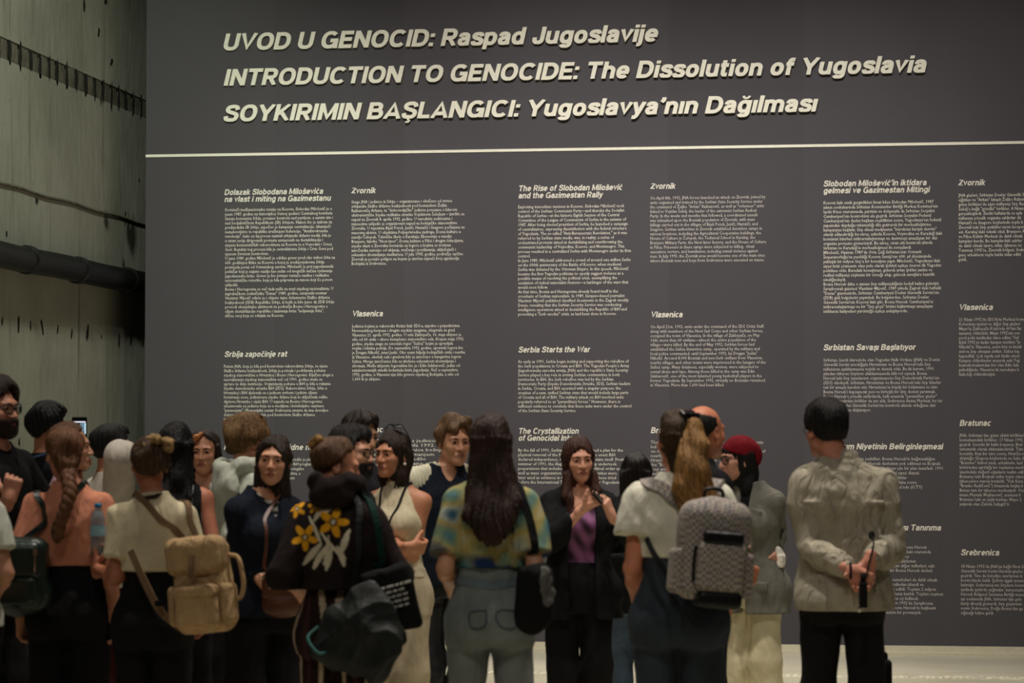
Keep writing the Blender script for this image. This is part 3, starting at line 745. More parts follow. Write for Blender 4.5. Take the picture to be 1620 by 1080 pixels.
# ------------------------------------------------------------------ figures: distance fields meshed as smooth skins
f32 = np.float32
def A(*x): return np.array(x, f32)
class Field:
    """a body or garment as a chain of smoothly joined shapes; negative inside"""
    def __init__(s): s.ops = []; s.post = []
    def cone(s, a, b, ra, rb=None, k=.02, m='u'): s.ops.append(('c', m, k, A(*a), A(*b), float(ra), float(ra if rb is None else rb))); return s
    def chain(s, pts, rs, k=.015, m='u'):
        for i in range(len(pts) - 1): s.cone(pts[i], pts[i + 1], rs[i], rs[i + 1], k, m)
        return s
    def ell(s, c, r, k=.02, m='u', R=None): s.ops.append(('e', m, k, A(*c), A(*r), None if R is None else np.asarray(R, f32))); return s
    def loft(s, tab, k=.02, m='u', n=2.3, add=0.0):
        """rows (z, half width, half depth, y centre, x centre)"""
        T = np.array([list(t) + [0] * (5 - len(t)) for t in tab], float); T = T[np.argsort(T[:, 0])]
        zz = np.linspace(T[0, 0], T[-1, 0], 120)
        S = smooth_path(T, 10); S = S[np.argsort(S[:, 0])]
        tab2 = np.stack([zz] + [np.interp(zz, S[:, 0], S[:, j]) for j in range(1, 5)], 1)
        tab2[:, 1:3] += add
        s.ops.append(('l', m, k, tab2, n)); return s
    def cut(s, p, n, k=.006):
        n = np.array(n, float); s.ops.append(('p', 'i', k, A(*p), A(*(n / np.linalg.norm(n))))); return s
    def box(s, c, h, r=.01, k=.01, m='u', R=None): s.ops.append(('b', m, k, A(*c), A(*h), float(r), None if R is None else np.asarray(R, f32))); return s
    def sub(s, f, k=.02, m='u', R=None, t=(0, 0, 0), off=0.0, ball=None): s.ops.append(('f', m, k, f, None if R is None else np.asarray(R, f32), A(*t), off, ball)); return s
    def pack(s, f, k=.02):
        """join another field, worked out only inside a ball round its shapes"""
        pts, rad = [], []
        for o in f.ops:
            if o[0] == 'c': pts += [o[3], o[4]]; rad += [o[5], o[6]]
            elif o[0] == 'e' and o[1] == 'u': pts.append(o[3]); rad.append(float(o[4].max()))
        pts = np.array(pts); c = (pts.max(0) + pts.min(0)) / 2; r = float((np.linalg.norm(pts - c, axis=1) + np.array(rad)).max())
        return s.sub(f, k, ball=(c.astype(f32), r + .045))
    def disp(s, fn): s.post.append(fn); return s
    def __call__(s, p):
        d = None
        for o in s.ops:
            t, m, k = o[0], o[1], o[2]
            if t == 'c':
                a, b, ra, rb = o[3:]; ab = b - a; q = p - a
                h = np.clip(q @ ab / max(float(ab @ ab), 1e-9), 0, 1)
                e = np.sqrt(((q - h[:, None] * ab) ** 2).sum(1)) - (ra + (rb - ra) * h)
            elif t == 'e':
                q = p - o[3]
                if o[5] is not None: q = q @ o[5]
                q1 = q / o[4]; k0 = np.sqrt((q1 * q1).sum(1)) + 1e-6; q2 = q1 / o[4]
                e = k0 * (k0 - 1) / (np.sqrt((q2 * q2).sum(1)) + 1e-6)
            elif t == 'l':
                T, n = o[3], o[4]; z = p[:, 2]; zc = np.clip(z, T[0, 0], T[-1, 0])
                a, b, yc, xc = (np.interp(zc, T[:, 0], T[:, j]).astype(f32) for j in (1, 2, 3, 4))
                r = ((np.abs(p[:, 0] - xc) / a) ** n + (np.abs(p[:, 1] - yc) / b) ** n) ** (1 / n)
                e = (r - 1) * np.minimum(a, b); e = np.maximum(e, np.maximum(T[0, 0] - z, z - T[-1, 0]))
            elif t == 'p': e = (p - o[3]) @ o[4]
            elif t == 'b':
                q = p - o[3]
                if o[6] is not None: q = q @ o[6]
                q = np.abs(q) - (o[4] - o[5]); e = np.sqrt((np.maximum(q, 0) ** 2).sum(1)) + np.minimum(q.max(1), 0) - o[5]
            else:
                q = p - o[5]; ball = o[7]
                if ball is not None:
                    far = np.sqrt(((p - ball[0]) ** 2).sum(1)) - ball[1]; w = far < 0
                    e = np.maximum(far, 0) + f32(.045)
                    if not w.any():
                        if d is None: d = e
                        else: d = np.minimum(d, e) if m == 'u' else d
                        continue
                    q = q[w]
                if o[4] is not None: q = q @ o[4]
                if ball is None: e = o[3](q) - o[6]
                else: e[w] = o[3](q) - o[6]
            if d is None: d = e; continue
            if m == 's': e = -e
            if m == 'u':
                h = np.clip(.5 + .5 * (e - d) / k, 0, 1); d = e * (1 - h) + d * h - k * h * (1 - h)
            else:
                h = np.clip(.5 - .5 * (e - d) / k, 0, 1); d = e * (1 - h) + d * h + k * h * (1 - h)
        for fn in s.post: d = d + fn(p)
        return d.astype(f32)
def axis(lo, hi, h, fine=()):
    """grid lines from lo to hi, h apart, closer where fine=(a, b, hf) asks for it"""
    out = [lo]
    while out[-1] < hi:
        x = out[-1]; st = h
        for a, b, hf in fine:
            if a - h < x < b: st = min(st, hf)
        out.append(x + st)
    return np.array(out, f32)
def skin(field, X, Y, Z, B=10):
    """naive surface nets on a rectilinear grid, only evaluated near the surface"""
    nx, ny, nz = len(X), len(Y), len(Z)
    bx, by, bz = (np.append(np.arange(0, n - 1, B), n - 1) for n in (nx, ny, nz))
    cx, cy, cz = ((ax[b[:-1]] + ax[b[1:]]) / 2 for ax, b in ((X, bx), (Y, by), (Z, bz)))
    hx, hy, hz = ((ax[b[1:]] - ax[b[:-1]]) / 2 for ax, b in ((X, bx), (Y, by), (Z, bz)))
    G = np.stack(np.meshgrid(cx, cy, cz, indexing='ij'), -1).reshape(-1, 3)
    H = np.sqrt(sum(g ** 2 for g in np.meshgrid(hx, hy, hz, indexing='ij'))).ravel()
    dc = np.concatenate([field(G[i:i + 150000]) for i in range(0, len(G), 150000)])
    sh = (len(cx), len(cy), len(cz)); near = (np.abs(dc) < H * 1.35 + .022).reshape(sh); dcs = dc.reshape(sh)
    D = np.empty((nx, ny, nz), f32)
    ix, iy, iz = (np.clip(np.searchsorted(b, np.arange(n), side='right') - 1, 0, len(b) - 2) for b, n in ((bx, nx), (by, ny), (bz, nz)))
    D[:] = np.where(dcs > 0, f32(1), f32(-1))[np.ix_(ix, iy, iz)]
    need = np.zeros((nx, ny, nz), bool)
    for i, j, k in np.argwhere(near):
        need[bx[i]:bx[i + 1] + 1, by[j]:by[j + 1] + 1, bz[k]:bz[k + 1] + 1] = True
    I = np.argwhere(need)
    for s0 in range(0, len(I), 200000):
        q = I[s0:s0 + 200000]; P = np.stack([X[q[:, 0]], Y[q[:, 1]], Z[q[:, 2]]], 1)
        D[q[:, 0], q[:, 1], q[:, 2]] = field(P)
    D[D == 0] = 1e-6
    S = D < 0
    S[0] = S[-1] = False; S[:, 0] = S[:, -1] = False; S[:, :, 0] = S[:, :, -1] = False
    D = np.where(S, np.minimum(D, -1e-6), np.maximum(D, 1e-6))
    cnt = np.zeros((nx - 1, ny - 1, nz - 1), np.uint8)
    for a in (0, 1):
        for b in (0, 1):
            for c in (0, 1): cnt += S[a:nx - 1 + a, b:ny - 1 + b, c:nz - 1 + c]
    act = np.argwhere((cnt > 0) & (cnt < 8)); n = len(act)
    idx = np.full(cnt.shape, -1, np.int32); idx[act[:, 0], act[:, 1], act[:, 2]] = np.arange(n)
    acc = np.zeros((n, 3)); w = np.zeros(n); i, j, k = act.T
    C = [(a, b, c) for a in (0, 1) for b in (0, 1) for c in (0, 1)]
    def co(o): return np.stack([X[i + o[0]], Y[j + o[1]], Z[k + o[2]]], 1)
    for o in C:
        for ax in range(3):
            if o[ax]: continue
            o2 = list(o); o2[ax] = 1
            da, db = D[i + o[0], j + o[1], k + o[2]], D[i + o2[0], j + o2[1], k + o2[2]]
            m = (da < 0) != (db < 0); t = np.where(m, da / np.where(m, da - db, 1), 0)[:, None]
            acc += np.where(m[:, None], co(o) * (1 - t) + co(o2) * t, 0); w += m
    V = acc / w[:, None]; F = []
    for ax in range(3):
        sl = [slice(0, None)] * 3; a = [slice(None)] * 3; b = [slice(None)] * 3
        a[ax] = slice(0, -1); b[ax] = slice(1, None)
        E = np.argwhere(S[tuple(a)] != S[tuple(b)])
        u, v = (ax + 1) % 3, (ax + 2) % 3
        E = E[(E[:, u] > 0) & (E[:, v] > 0)]
        ins = S[tuple(a)][E[:, 0], E[:, 1], E[:, 2]]
        q = []
        for du, dv in ((-1, -1), (0, -1), (0, 0), (-1, 0)):
            e = E.copy(); e[:, u] += du; e[:, v] += dv; q.append(idx[e[:, 0], e[:, 1], e[:, 2]])
        q = np.stack(q, 1); q[~ins] = q[~ins][:, ::-1]; F.append(q)
    F = np.concatenate(F); F = F[(F >= 0).all(1)]
    for _ in range(1):                                   # settle the vertices on the surface
        e = f32(.0008); P = V.astype(f32); d0 = field(P)
        g = np.stack([field(P + A(e, 0, 0)) - d0, field(P + A(0, e, 0)) - d0, field(P + A(0, 0, e)) - d0], 1) / e
        V = V - np.clip((d0 / np.maximum((g * g).sum(1), .2))[:, None] * g, -.004, .004)
    return V, F
def wrinkle(seed, amp, freq=16.0, aniso=(1, 1, .6)):
    """soft folds: warped sines along random directions"""
    r = np.random.default_rng(seed); an = np.array(aniso)
    K = (r.normal(size=(6, 3)) * an); K = (K / np.linalg.norm(K, axis=1)[:, None] * freq * r.uniform(.6, 1.7, (6, 1))).astype(f32)
    ph = r.uniform(0, 6.28, 6).astype(f32); Wp = (r.normal(size=(3, 3)) * 9).astype(f32)
    def fn(p):
        q = p + f32(.03) * np.sin(p @ Wp + f32(1.3)); s = 0
        for i in range(6): s = s + np.abs(np.sin(q @ K[i] + ph[i])) - f32(.64)
        return s * f32(amp / 2.2)
    return fn
def strands(seed, amp, n=34, fz=6.0, lump=.5):
    """locks that run down from the crown: ripples across the direction of growth"""
    r = np.random.default_rng(seed); ph = r.uniform(0, 6.28, 8)
    def fn(p):
        x, y, z = p[:, 0], p[:, 1] - .035, p[:, 2]
        f = np.arctan2(x, y) + .16 * np.sin(z * fz * 2 + ph[0]) + .05 * np.sin(z * 30 + x * 20 + ph[1])
        a = np.sin(n * f + ph[2]) * .55 + np.sin(n * .61 * f + 2 * np.sin(z * 11 + ph[3]) + ph[4]) * .6 + .35 * np.sin(n * 1.9 * f + ph[5])
        b = np.sin(x * 38 + ph[6]) * np.sin(y * 34 + ph[7]) * np.sin(z * 36 + ph[0])
        return ((a + b * 4 * lump) * amp * np.clip((np.hypot(x, y) - .012) / .03, 0, 1)).astype(f32)
    return fn
def rotm(yaw=0, pitch=0, roll=0):
    """degrees; yaw turns towards the figure's own left, pitch bows the head, roll tips it to its left"""
    return np.array(Matrix.Rotation(math.radians(yaw), 3, 'Z') @ Matrix.Rotation(math.radians(pitch), 3, 'X') @ Matrix.Rotation(math.radians(roll), 3, 'Y'))
def unit(v): v = np.asarray(v, float); return v / (np.linalg.norm(v) + 1e-12)

def head_field(male, look=True, jaw=1.0, ears=True):
    """head-local: origin mid-height of the head at eye level, face towards -y"""
    F = Field()
    F.ell((0, .018, .030), (.0735, .094, .086))
    F.ell((0, -.026, -.035), ((.058 if male else .053) * jaw, .060, .080), k=.035)
    jw = .048 if male else .039
    for s in (-1, 1):
        F.cone((s * jw, .0, -.058), (s * .013, -.066, -.098), .020, .019 if male else .016, k=.03)
        F.ell((s * .036, -.058, -.028), (.024, .022, .022), k=.03)
    F.ell((0, -.074, .022), (.050, .016, .013 if male else .010), k=.025)
    F.ell((0, -.078, -.100), (.017, .014, .013), k=.02)
    F.cone((0, -.084, .006), (0, -.1045, -.034), .0085, .0115, k=.012)
    for s in (-1, 1): F.ell((s * .0125, -.093, -.037), (.008, .011, .0075), k=.008)
    F.ell((0, -.083, -.068), (.026, .014, .017), k=.015)
    for s in (-1, 1): F.ell((s * .0315, -.098, .000), (.019, .016, .012), k=.016, m='s')
    if look:
        for s in (-1, 1):
            F.ell((s * .0315, -.0725, .000), (.0168, .0148, .0150), k=.004)
            F.ell((s * .0315, -.092, -.001), (.0150, .014, .0069), k=.002, m='s')
            F.ell((s * .007, -.098, -.046), (.0036, .005, .003), k=.003, m='s')
        F.ell((0, -.1005, -.0685), (.020, .007, .0016), k=.004, m='s')
    if ears:
        for s in (-1, 1):
            R = np.array(Matrix.Rotation(math.radians(s * 22), 3, 'Z') @ Matrix.Rotation(math.radians(-12), 3, 'X'))
            F.ell((s * .0765, .014, -.010), (.0075, .0185, .031), k=.006, R=R)
            F.ell((s * .0845, .011, -.006), (.006, .0105, .017), k=.005, m='s', R=R)
    return F

def hand_field(F, w, d, n, side, curl=.5, spread=.06, sc=1.0, thumb=.4, k=.01):
    """wrist w, finger direction d, palm normal n (out of the palm), thumb towards side*(n x d)"""
    d = unit(d); n = np.asarray(n, float); n = unit(n - d * n.dot(d)); t = np.cross(n, d) * side
    P = lambda x, y, z: np.asarray(w) + (d * x + t * y + n * z) * sc
    ys = (.031, .0105, -.0105, -.029)
    F.cone(P(-.03, 0, 0), P(.02, 0, 0), .026 * sc, .025 * sc, k=.02)
    for y in ys: F.cone(P(.012, y * .62, 0), P(.086, y, -.002), .0155 * sc, .0125 * sc, k=.012)
    for (y, L, c) in zip(ys, (.070, .079, .073, .057), (curl * .9, curl, curl * 1.06, curl * 1.15)):
        x0, a, out = np.array([.088, y, 0.0]), 0.0, y / .03 * spread
        for q, (lf, r0, r1) in enumerate(((.46, .0100, .0092), (.30, .0092, .0084), (.24, .0084, .0070))):
            a += c * (1.05, 1.15, .7)[q]
            x1 = x0 + L * lf * np.array([math.cos(a) * math.cos(out), math.cos(a) * math.sin(out), math.sin(a)])
            F.cone(P(*x0), P(*x1), r0 * sc, r1 * sc, k=.0035); x0 = x1
    x0 = np.array([.022, .022, .006]); v = unit([.62, .70, .22 + thumb])
    for q, (L, r0, r1) in enumerate(((.044, .0150, .0125), (.033, .0118, .0105), (.027, .0105, .0080))):
        x1 = x0 + L * v; F.cone(P(*x0), P(*x1), r0 * sc, r1 * sc, k=.006 if q else .014); x0 = x1
        v = unit(v + np.array([.35, -.30, .22]) * thumb)

def tube_obj(name, pts, r, m, parent, k=8, flat=None, normals=None, per=6, closed=False, **pr):
    p = smooth_path(pts, per) if per > 1 else np.asarray(pts)
    nn = None
    if normals is not None:
        nn = smooth_path(normals, per) if per > 1 else normals
    sec = ring(r, k) if flat is None else [(-flat, -r), (flat, -r), (flat, r), (-flat, r)]
    return obj(name, make_mesh(name, *sweep(p, sec, closed=closed, normals=nn), m, smooth=flat is None), parent, **pr)
def sphere_vf(c, r, nu=16, nv=12, R=None):
    V = []; 
    for i in range(nv + 1):
        for j in range(nu):
            a, b = math.pi * i / nv, 2 * math.pi * j / nu
            q = np.array([math.sin(a) * math.cos(b), -math.cos(a), math.sin(a) * math.sin(b)]) * r    # poles along y
            V.append(np.asarray(c) + (q if R is None else R @ q))
    F = [(i * nu + j, i * nu + (j + 1) % nu, (i + 1) * nu + (j + 1) % nu, (i + 1) * nu + j) for i in range(nv) for j in range(nu)]
    return np.array(V), F, [i for i in range(nv) for j in range(nu)]

M_SCLERA = mat('eye_white', srgb(214, 206, 196), rough=.25, var=.03, bump=0, spec=.5)
M_IRIS = mat('dark_iris', srgb(38, 26, 18), rough=.15, var=.1, bump=0, spec=.6)
M_LIP = mat('lip_skin', srgb(158, 92, 82), rough=.45, var=.1, bump=.05)
M_LIPM = mat('pale_lip_skin', srgb(160, 108, 94), rough=.5, var=.1, bump=.05)
M_BLACK = cloth('black_cloth', (22, 22, 24)); M_STRAP = cloth('black_webbing', (17, 17, 18), rough=.75)
M_FRAMES = mat('black_glasses_frame', srgb(20, 18, 18), rough=.25, var=.1, bump=0, spec=.5)
M_METAL = mat('bright_metal', srgb(190, 185, 170), rough=.25, var=.1, bump=0, metal=1.0)
def lens_material():
    m, nt, b = nodes_of('clear_lens'); b.inputs['Base Color'].default_value = (.9, .95, .95, 1); b.inputs['Roughness'].default_value = .03
    b.inputs['Transmission Weight'].default_value = 1.0; b.inputs['IOR'].default_value = 1.02; b.inputs['Specular IOR Level'].default_value = .6
    return m
M_LENS = lens_material()

class Person:
    def __init__(s, label, px, ytop, sc, heading, male=False, head=(0, 0, 0), wide=1.0, lean=0.0, hair_h=.02, face=None, stance=.0, skin=(196, 142, 112), headx=None, heady=0.0, group=None, bust=1.0, h=None):
        s.male, s.sc, s.hd, s.wide, s.lean = male, sc, math.radians(heading), wide, lean
        s.h = CAMH + (HOR - ytop) / sc - hair_h if h is None else h
        s.u = s.h / 1.75; u = s.u; s.px = px
        d = FPX / sc; s.depth = d
        xc = (px - 810.0) * d / FPX
        s.pos = np.array([xc * _cy - d * _sy, -CAMD + xc * _sy + d * _cy])
        s.rz = YAW + s.hd
        s.face = face if face is not None else abs(heading + head[0]) < 115
        s.root = obj('person', None, loc=(s.pos[0], s.pos[1], 0), rz=s.rz, label=label, category='person')
        s.root['group'] = group or 'visitors crowding in front of the text wall'
        s.hs = .235 / .232 * (.45 + .55 * u) * (1.0 if male else .96)       # head scale
        sx, hx = (.170, .090) if male else (.142, .092)
        s.shx = sx * wide
        hz, hy = s.h - .117 * s.hs, -.012 + lean * .62 + heady
        s.hR = rotm(*head); s.hc = np.array([0 if headx is None else headx / sc, hy, hz])
        if headx is not None:                                   # headx: head shift in pixels, seen from the camera
            s.hc[:2] = s.v2l(headx / sc, 0)[:2] + np.array([0, hy])
        s.sk = skin_mat(skin); s.skc = skin
        s.sh = {1: np.array([s.shx * u, lean * .45 + .012, 1.385 * u]), -1: np.array([-s.shx * u, lean * .45 + .012, 1.385 * u])}
        s.hip = {q: np.array([q * hx * u, 0.01, .90 * u]) for q in (1, -1)}
        st = stance
        s.knee = {q: np.array([q * (.092 + st * .5) * u, -.012, .49 * u]) for q in (1, -1)}
        s.ank = {q: np.array([q * (.097 + st) * u, .022, .085 * u]) for q in (1, -1)}
        s.toe = {q: np.array([q * (.125 + st) * u, -.135 * u, .028]) for q in (1, -1)}
        s.arm = {}
        for q in (1, -1): s.set_arm(q)
        s.bust = bust
        W = wide
        if male: T = [(.80, .160, .108, .01), (.90, .172, .116, .012), (1.0, .158, .108, .004), (1.09, .150, .102, 0), (1.18, .158, .108, -.002), (1.28, .172, .116, 0), (1.36, .160, .112, .006), (1.42, .118, .088, .012), (1.465, .080, .066, .014), (1.50, .060, .058, .012)]
        else: T = [(.80, .168, .108, .012), (.88, .178, .116, .014), (.95, .168, .112, .010), (1.03, .140, .096, .004), (1.10, .126, .088, 0), (1.18, .136, .094, 0), (1.28, .150, .100, .002), (1.36, .136, .094, .008), (1.42, .100, .078, .012), (1.465, .064, .056, .014), (1.50, .050, .050, .012)]
        lz = lambda z: lean * .45 * max(0, (z - .95) / .48) ** 1.1
        s.T = [(z * u, a * u * W, b * u * (.5 + .5 * W), y + lz(z)) for z, a, b, y in T]
    # view -> local: (x pixel, y pixel, depth offset away from the camera in metres)
    def v2l(s, vx, vy):
        c, n = math.cos(-s.hd), math.sin(-s.hd); return np.array([vx * c - vy * n, vx * n + vy * c, 0.0])
    def at(s, X, Yp, dy=0.0):
        k = (s.depth + dy) / FPX
        v = s.v2l((X - 810) * k - (s.px - 810) * s.depth / FPX, dy); v[2] = CAMH + (HOR - Yp) * k; return v
    def set_arm(s, q, w=None, pole=None, curl=.55, palm=None, fdir=None, spread=.06, thumb=.4, fine=False, e=None):
        """q = 1 the figure's own left arm, -1 its right; w a wrist point in local metres"""
        if e is not None: pole = np.asarray(e, float) - s.sh[q]
        u = s.u; S = s.sh[q]; L1, L2 = .285 * u, .255 * u
        if w is None: w = S + np.array([q * .075, .01 - s.lean * .3, -.515]) * u
        w = np.asarray(w, float); pole = np.array([q * .35, 1.0, -.15]) if pole is None else np.asarray(pole, float)
        dv = w - S; D = np.linalg.norm(dv); D2 = min(D, (L1 + L2) * .995); dv /= D; w = S + dv * D2
        x = (L1 ** 2 - L2 ** 2 + D2 ** 2) / (2 * D2); hh = math.sqrt(max(L1 ** 2 - x * x, 0))
        pp = unit(pole - dv * pole.dot(dv)); e = S + dv * x + pp * hh
        fd = unit(w - e) if fdir is None else unit(fdir)
        pn = np.array([-q, .15, -.05]) if palm is None else np.asarray(palm, float)
        s.arm[q] = dict(e=e, w=w, d=fd, n=pn, curl=curl, spread=spread, thumb=thumb, fine=fine)
    # --- body
    def body(s, h=.0085):
        u, F, W = s.u, Field(), s.wide
        F.loft(s.T)
        mus = 1.0 if s.male else .84
        for q in (1, -1):
            S, a = s.sh[q], s.arm[q]
            F.cone((q * .04 * u, .014 + s.lean * .45, 1.445 * u), S, .042 * u * mus, .054 * u * mus, k=.05)
            L = Field().cone(S, a['e'], .052 * u * mus * W ** .5, .040 * u * mus, k=.03)
            fm = a['e'] * .7 + a['w'] * .3
            L.cone(a['e'], fm, .041 * u * mus, .042 * u * mus, k=.02); L.cone(fm, a['w'], .041 * u * mus, .027 * u * mus, k=.02)
            F.pack(L, .03); L = Field()
            F.ell((q * .072 * u * W, .075, .87 * u), (.088 * u * W, .082 * u, .09 * u), k=.04)
            L.cone(s.hip[q], s.knee[q], .081 * u * W, .056 * u, k=.03); L.cone(s.knee[q], s.ank[q], .054 * u, .036 * u, k=.02)
            L.ell(s.knee[q] * .62 + s.ank[q] * .38 + (0, .022, 0), (.050 * u, .052 * u, .12 * u), k=.03)
            L.cone(s.ank[q] + (0, .015, -.04), s.toe[q], .036, .028, k=.02); F.pack(L, .03)
            if not s.male: F.ell((q * .066 * u, -.088 * u * s.bust ** .5 + s.lean * .36, 1.265 * u), (.062 * u * s.bust, .056 * u * s.bust, .064 * u * s.bust), k=.03)
        nk = .056 if s.male else .045
        nb = np.array([0, .012 + s.lean * .46, 1.44 * u]); ht = s.hc + s.hR @ np.array([0, .028, -.045]) * s.hs
        F.cone(nb, ht, nk * 1.12 * u, nk * u, k=.03)
        hf = head_field(s.male, s.face)
        F.sub(_scaled(hf, s.hs), k=.018, R=s.hR, t=s.hc, ball=(A(*s.hc), .19))
        fine = {0: [], 1: [], 2: []}
        hr = .0034 if s.face else .0062
        for ax in range(3): fine[ax].append((s.hc[ax] - .13, s.hc[ax] + .13, hr))
        for q in (1, -1):
            a = s.arm[q]
            L = Field(); hand_field(L, a['w'], a['d'], a['n'], q, a['curl'], a['spread'], (1.0 if s.male else .9) * (.4 + .6 * u), a['thumb']); F.pack(L, .012)
            if a['fine']:
                c = a['w'] + a['d'] * .07
                for ax in range(3): fine[ax].append((c[ax] - .11, c[ax] + .11, .0040))
        s.F = F
        s.legF = Field().loft([t for t in s.T if t[0] < 1.3 * u])
        for q in (1, -1): s.legF.ell((q * .072 * u * W, .075, .87 * u), (.088 * u * W, .082 * u, .09 * u), k=.04).cone(s.hip[q], s.knee[q], .081 * u * W, .056 * u, k=.03).cone(s.knee[q], s.ank[q], .054 * u, .036 * u, k=.02).ell(s.knee[q] * .62 + s.ank[q] * .38 + (0, .022, 0), (.050 * u, .052 * u, .12 * u), k=.03)
        s.torF = Field().loft(s.T)
        pts = np.array([s.sh[1], s.sh[-1]] + [s.arm[q][k] + s.arm[q]['d'] * .2 * (k == 'w') for q in (1, -1) for k in 'ew'] + [s.hc + .14, s.hc - .14, s.toe[1], s.toe[-1]])
        lo, hi = pts.min(0) - .11, pts.max(0) + .11
        lo[0] = min(lo[0], -.26); hi[0] = max(hi[0], .26); lo[1] = min(lo[1], -.2); hi[1] = max(hi[1], .22)
        v, f = skin(F, axis(lo[0], hi[0], h, fine[0]), axis(lo[1], hi[1], h, fine[1]), axis(-.02, s.h + .03, h * 1.25, fine[2]))
        v[:, 2] = np.maximum(v[:, 2], .004)
        s.bodyo = obj('body', make_mesh('body', v, f, s.sk), s.root)
        if s.face: s.features()
        return s
    def H(s, x, y, z): return s.hc + s.hR @ (np.array([x, y, z]) * s.hs)      # a point given on the head
    def features(s):
        for q in (1, -1):
            v, f, ring_i = sphere_vf(s.H(q * .0315, -.0725, 0), (.0140 * s.hs), R=s.hR)
            obj('eye', make_mesh('eye', v, f, [M_SCLERA, M_IRIS], midx=[1 if i < 3 else 0 for i in ring_i]), s.bodyo)
        lip = Field()
        for q in (1, -1): lip.cone((0, -.0972, -.0640), (q * .0225, -.0895, -.0672), .0052, .0026, k=.003)
        for q in (1, -1): lip.cone((0, -.0958, -.0740), (q * .0215, -.0890, -.0692), .0064, .0026, k=.003)
        g = np.arange(-.036, .037, .0022, dtype=f32)
        v, f = skin(lip, g, np.arange(-.115, -.07, .0022, dtype=f32), np.arange(-.09, -.05, .0018, dtype=f32))
        obj('lips', make_mesh('lips', (v * s.hs) @ s.hR.T + s.hc, f, M_LIPM if s.male else M_LIP), s.bodyo)
    def brows(s, m, th=.0042):
        if not s.face: return
        for q in (1, -1):
            p = [s.H(q * x, y, z) for x, y, z in ((.013, -.0905, .0165), (.024, -.0895, .0205), (.036, -.0835, .0215), (.049, -.0715, .0155))]
            obj('eyebrow', make_mesh('eyebrow', *sweep(smooth_path(p, 5), ring(th * s.hs, 6, .0026)), m), s.bodyo)
    # --- garments
    def put(s, name, F, m, h, lo, hi, col=None, parent=None, **pr):
        X, Y, Z = (axis(a, b, h) for a, b in zip(lo, hi))
        v, f = skin(F, X, Y, Z)
        if len(v) == 0: return None
        c = None if col is None else col(v)
        return obj(name, make_mesh(name, v, f, m, col=c), s.root if parent is None else parent, **pr)
    def top_field(s, fit=.014, hem=.88, sleeve=.6, sr=.012, neck=.068, neckz=1.455, loose=.012, seed=1, amp=.009, freq=15, sh_drop=0.0, flare=0.0, vneck=0.0, belly=0.0, extra=None, front=0.0):
        """shirt: hem height (of 1.75), sleeve 0..1 to the elbow, 1..2 on to the wrist; neck opening radius"""
        u, F, SL = s.u, Field(), []
        T = []
        s.hem = hem
        for z, a, b, y in s.T:
            zz = z / u; t = min(max((1.28 - zz) / .35, 0), 1)
            bb = .0 if s.male else .012
            ext = fit + loose * t + flare * t * t
            T.append((z, a + ext, b + ext + bb * math.exp(-((zz - 1.26) / .08) ** 2) + belly * math.exp(-((zz - 1.05) / .12) ** 2), y - belly * .5 * math.exp(-((zz - 1.05) / .12) ** 2)))
        if hem < .80: T = [(hem * u - .05, T[0][1] * 1.03 + flare, T[0][2] * 1.03, T[0][3])] + T
        F.loft(T)
        mus = 1.0 if s.male else .84
        for q in (1, -1):
            S, a = s.sh[q], s.arm[q]
            if sleeve > 0: F.cone((q * .045 * u, .014 + s.lean * .45, 1.442 * u), S + (0, 0, -sh_drop), .042 * u * mus + fit * .8, .054 * u * mus + fit * .9, k=.05)
            else: F.cone((q * .055 * u, .014 + s.lean * .45, 1.425 * u), S * (.70, 1, 1) + (0, 0, .004), .046 * u * mus + fit * .8, .050 * u * mus + fit * .8, k=.04)
            if hem < 1.0: F.ell((q * .072 * u * s.wide, .075, .87 * u), tuple(np.array((.088 * s.wide, .082, .09)) * u + fit + loose * .6 + .012), k=.05)
            if not s.male: F.ell((q * .066 * u, -.088 * u * s.bust ** .5 + s.lean * .36, 1.265 * u), tuple(np.array((.062, .056, .064)) * u * s.bust + fit * .8), k=.04)
            if sleeve > 0:
                r0, r1 = .054 * u * mus * s.wide ** .5 + sr, .041 * u * mus + sr
                if sleeve <= 1:
                    e = S + (a['e'] - S) * sleeve; n = unit(a['e'] - S)
                    SL.append(Field().cone(S, e + n * .06, r0, r0 + (r1 - r0) * sleeve * .6 + sr * .4).cut(e, n))
                else:
                    e = a['e'] + (a['w'] - a['e']) * (sleeve - 1); n = unit(a['w'] - a['e'])
                    fm = a['e'] * .7 + a['w'] * .3; r2 = .043 * u * mus + sr * .9; r3 = max(r2 - (.016 * u * mus + sr * .25) * (sleeve - 1), .03 * u * mus + sr * .6)
                    SL.append(Field().cone(S, a['e'], r0, r1)); SL.append(Field().cone(a['e'], fm, r1, r2).cone(fm, e + n * .04, r2, r3).cut(e, n))
        for L in SL: F.pack(L, k=.013)
        if extra: extra(F)
        if amp: F.disp(wrinkle(seed, amp, freq))
        F = Field().sub(F).sub(s.torF, k=.006, off=.004)
        F.cut((0, 0, hem * u), (0, 0, -1))
        nb = np.array([0, .010 + s.lean * .46, neckz * u])
        N = Field().cone(nb + (0, -.01, 0), nb + (0, -.02, .2), neck * u, neck * u * 1.25)
        if vneck: N.cone(nb + (0, -.08, .02), nb + (0, -.12, -vneck), neck * u * .55, .012, k=.02)
        F.sub(N, k=.012, m='s')
        if front: F.box((0, -.25, 1.1 * u), (front, .22, .6), .01, k=.02, m='s', R=None)
        s.topF = F; return F
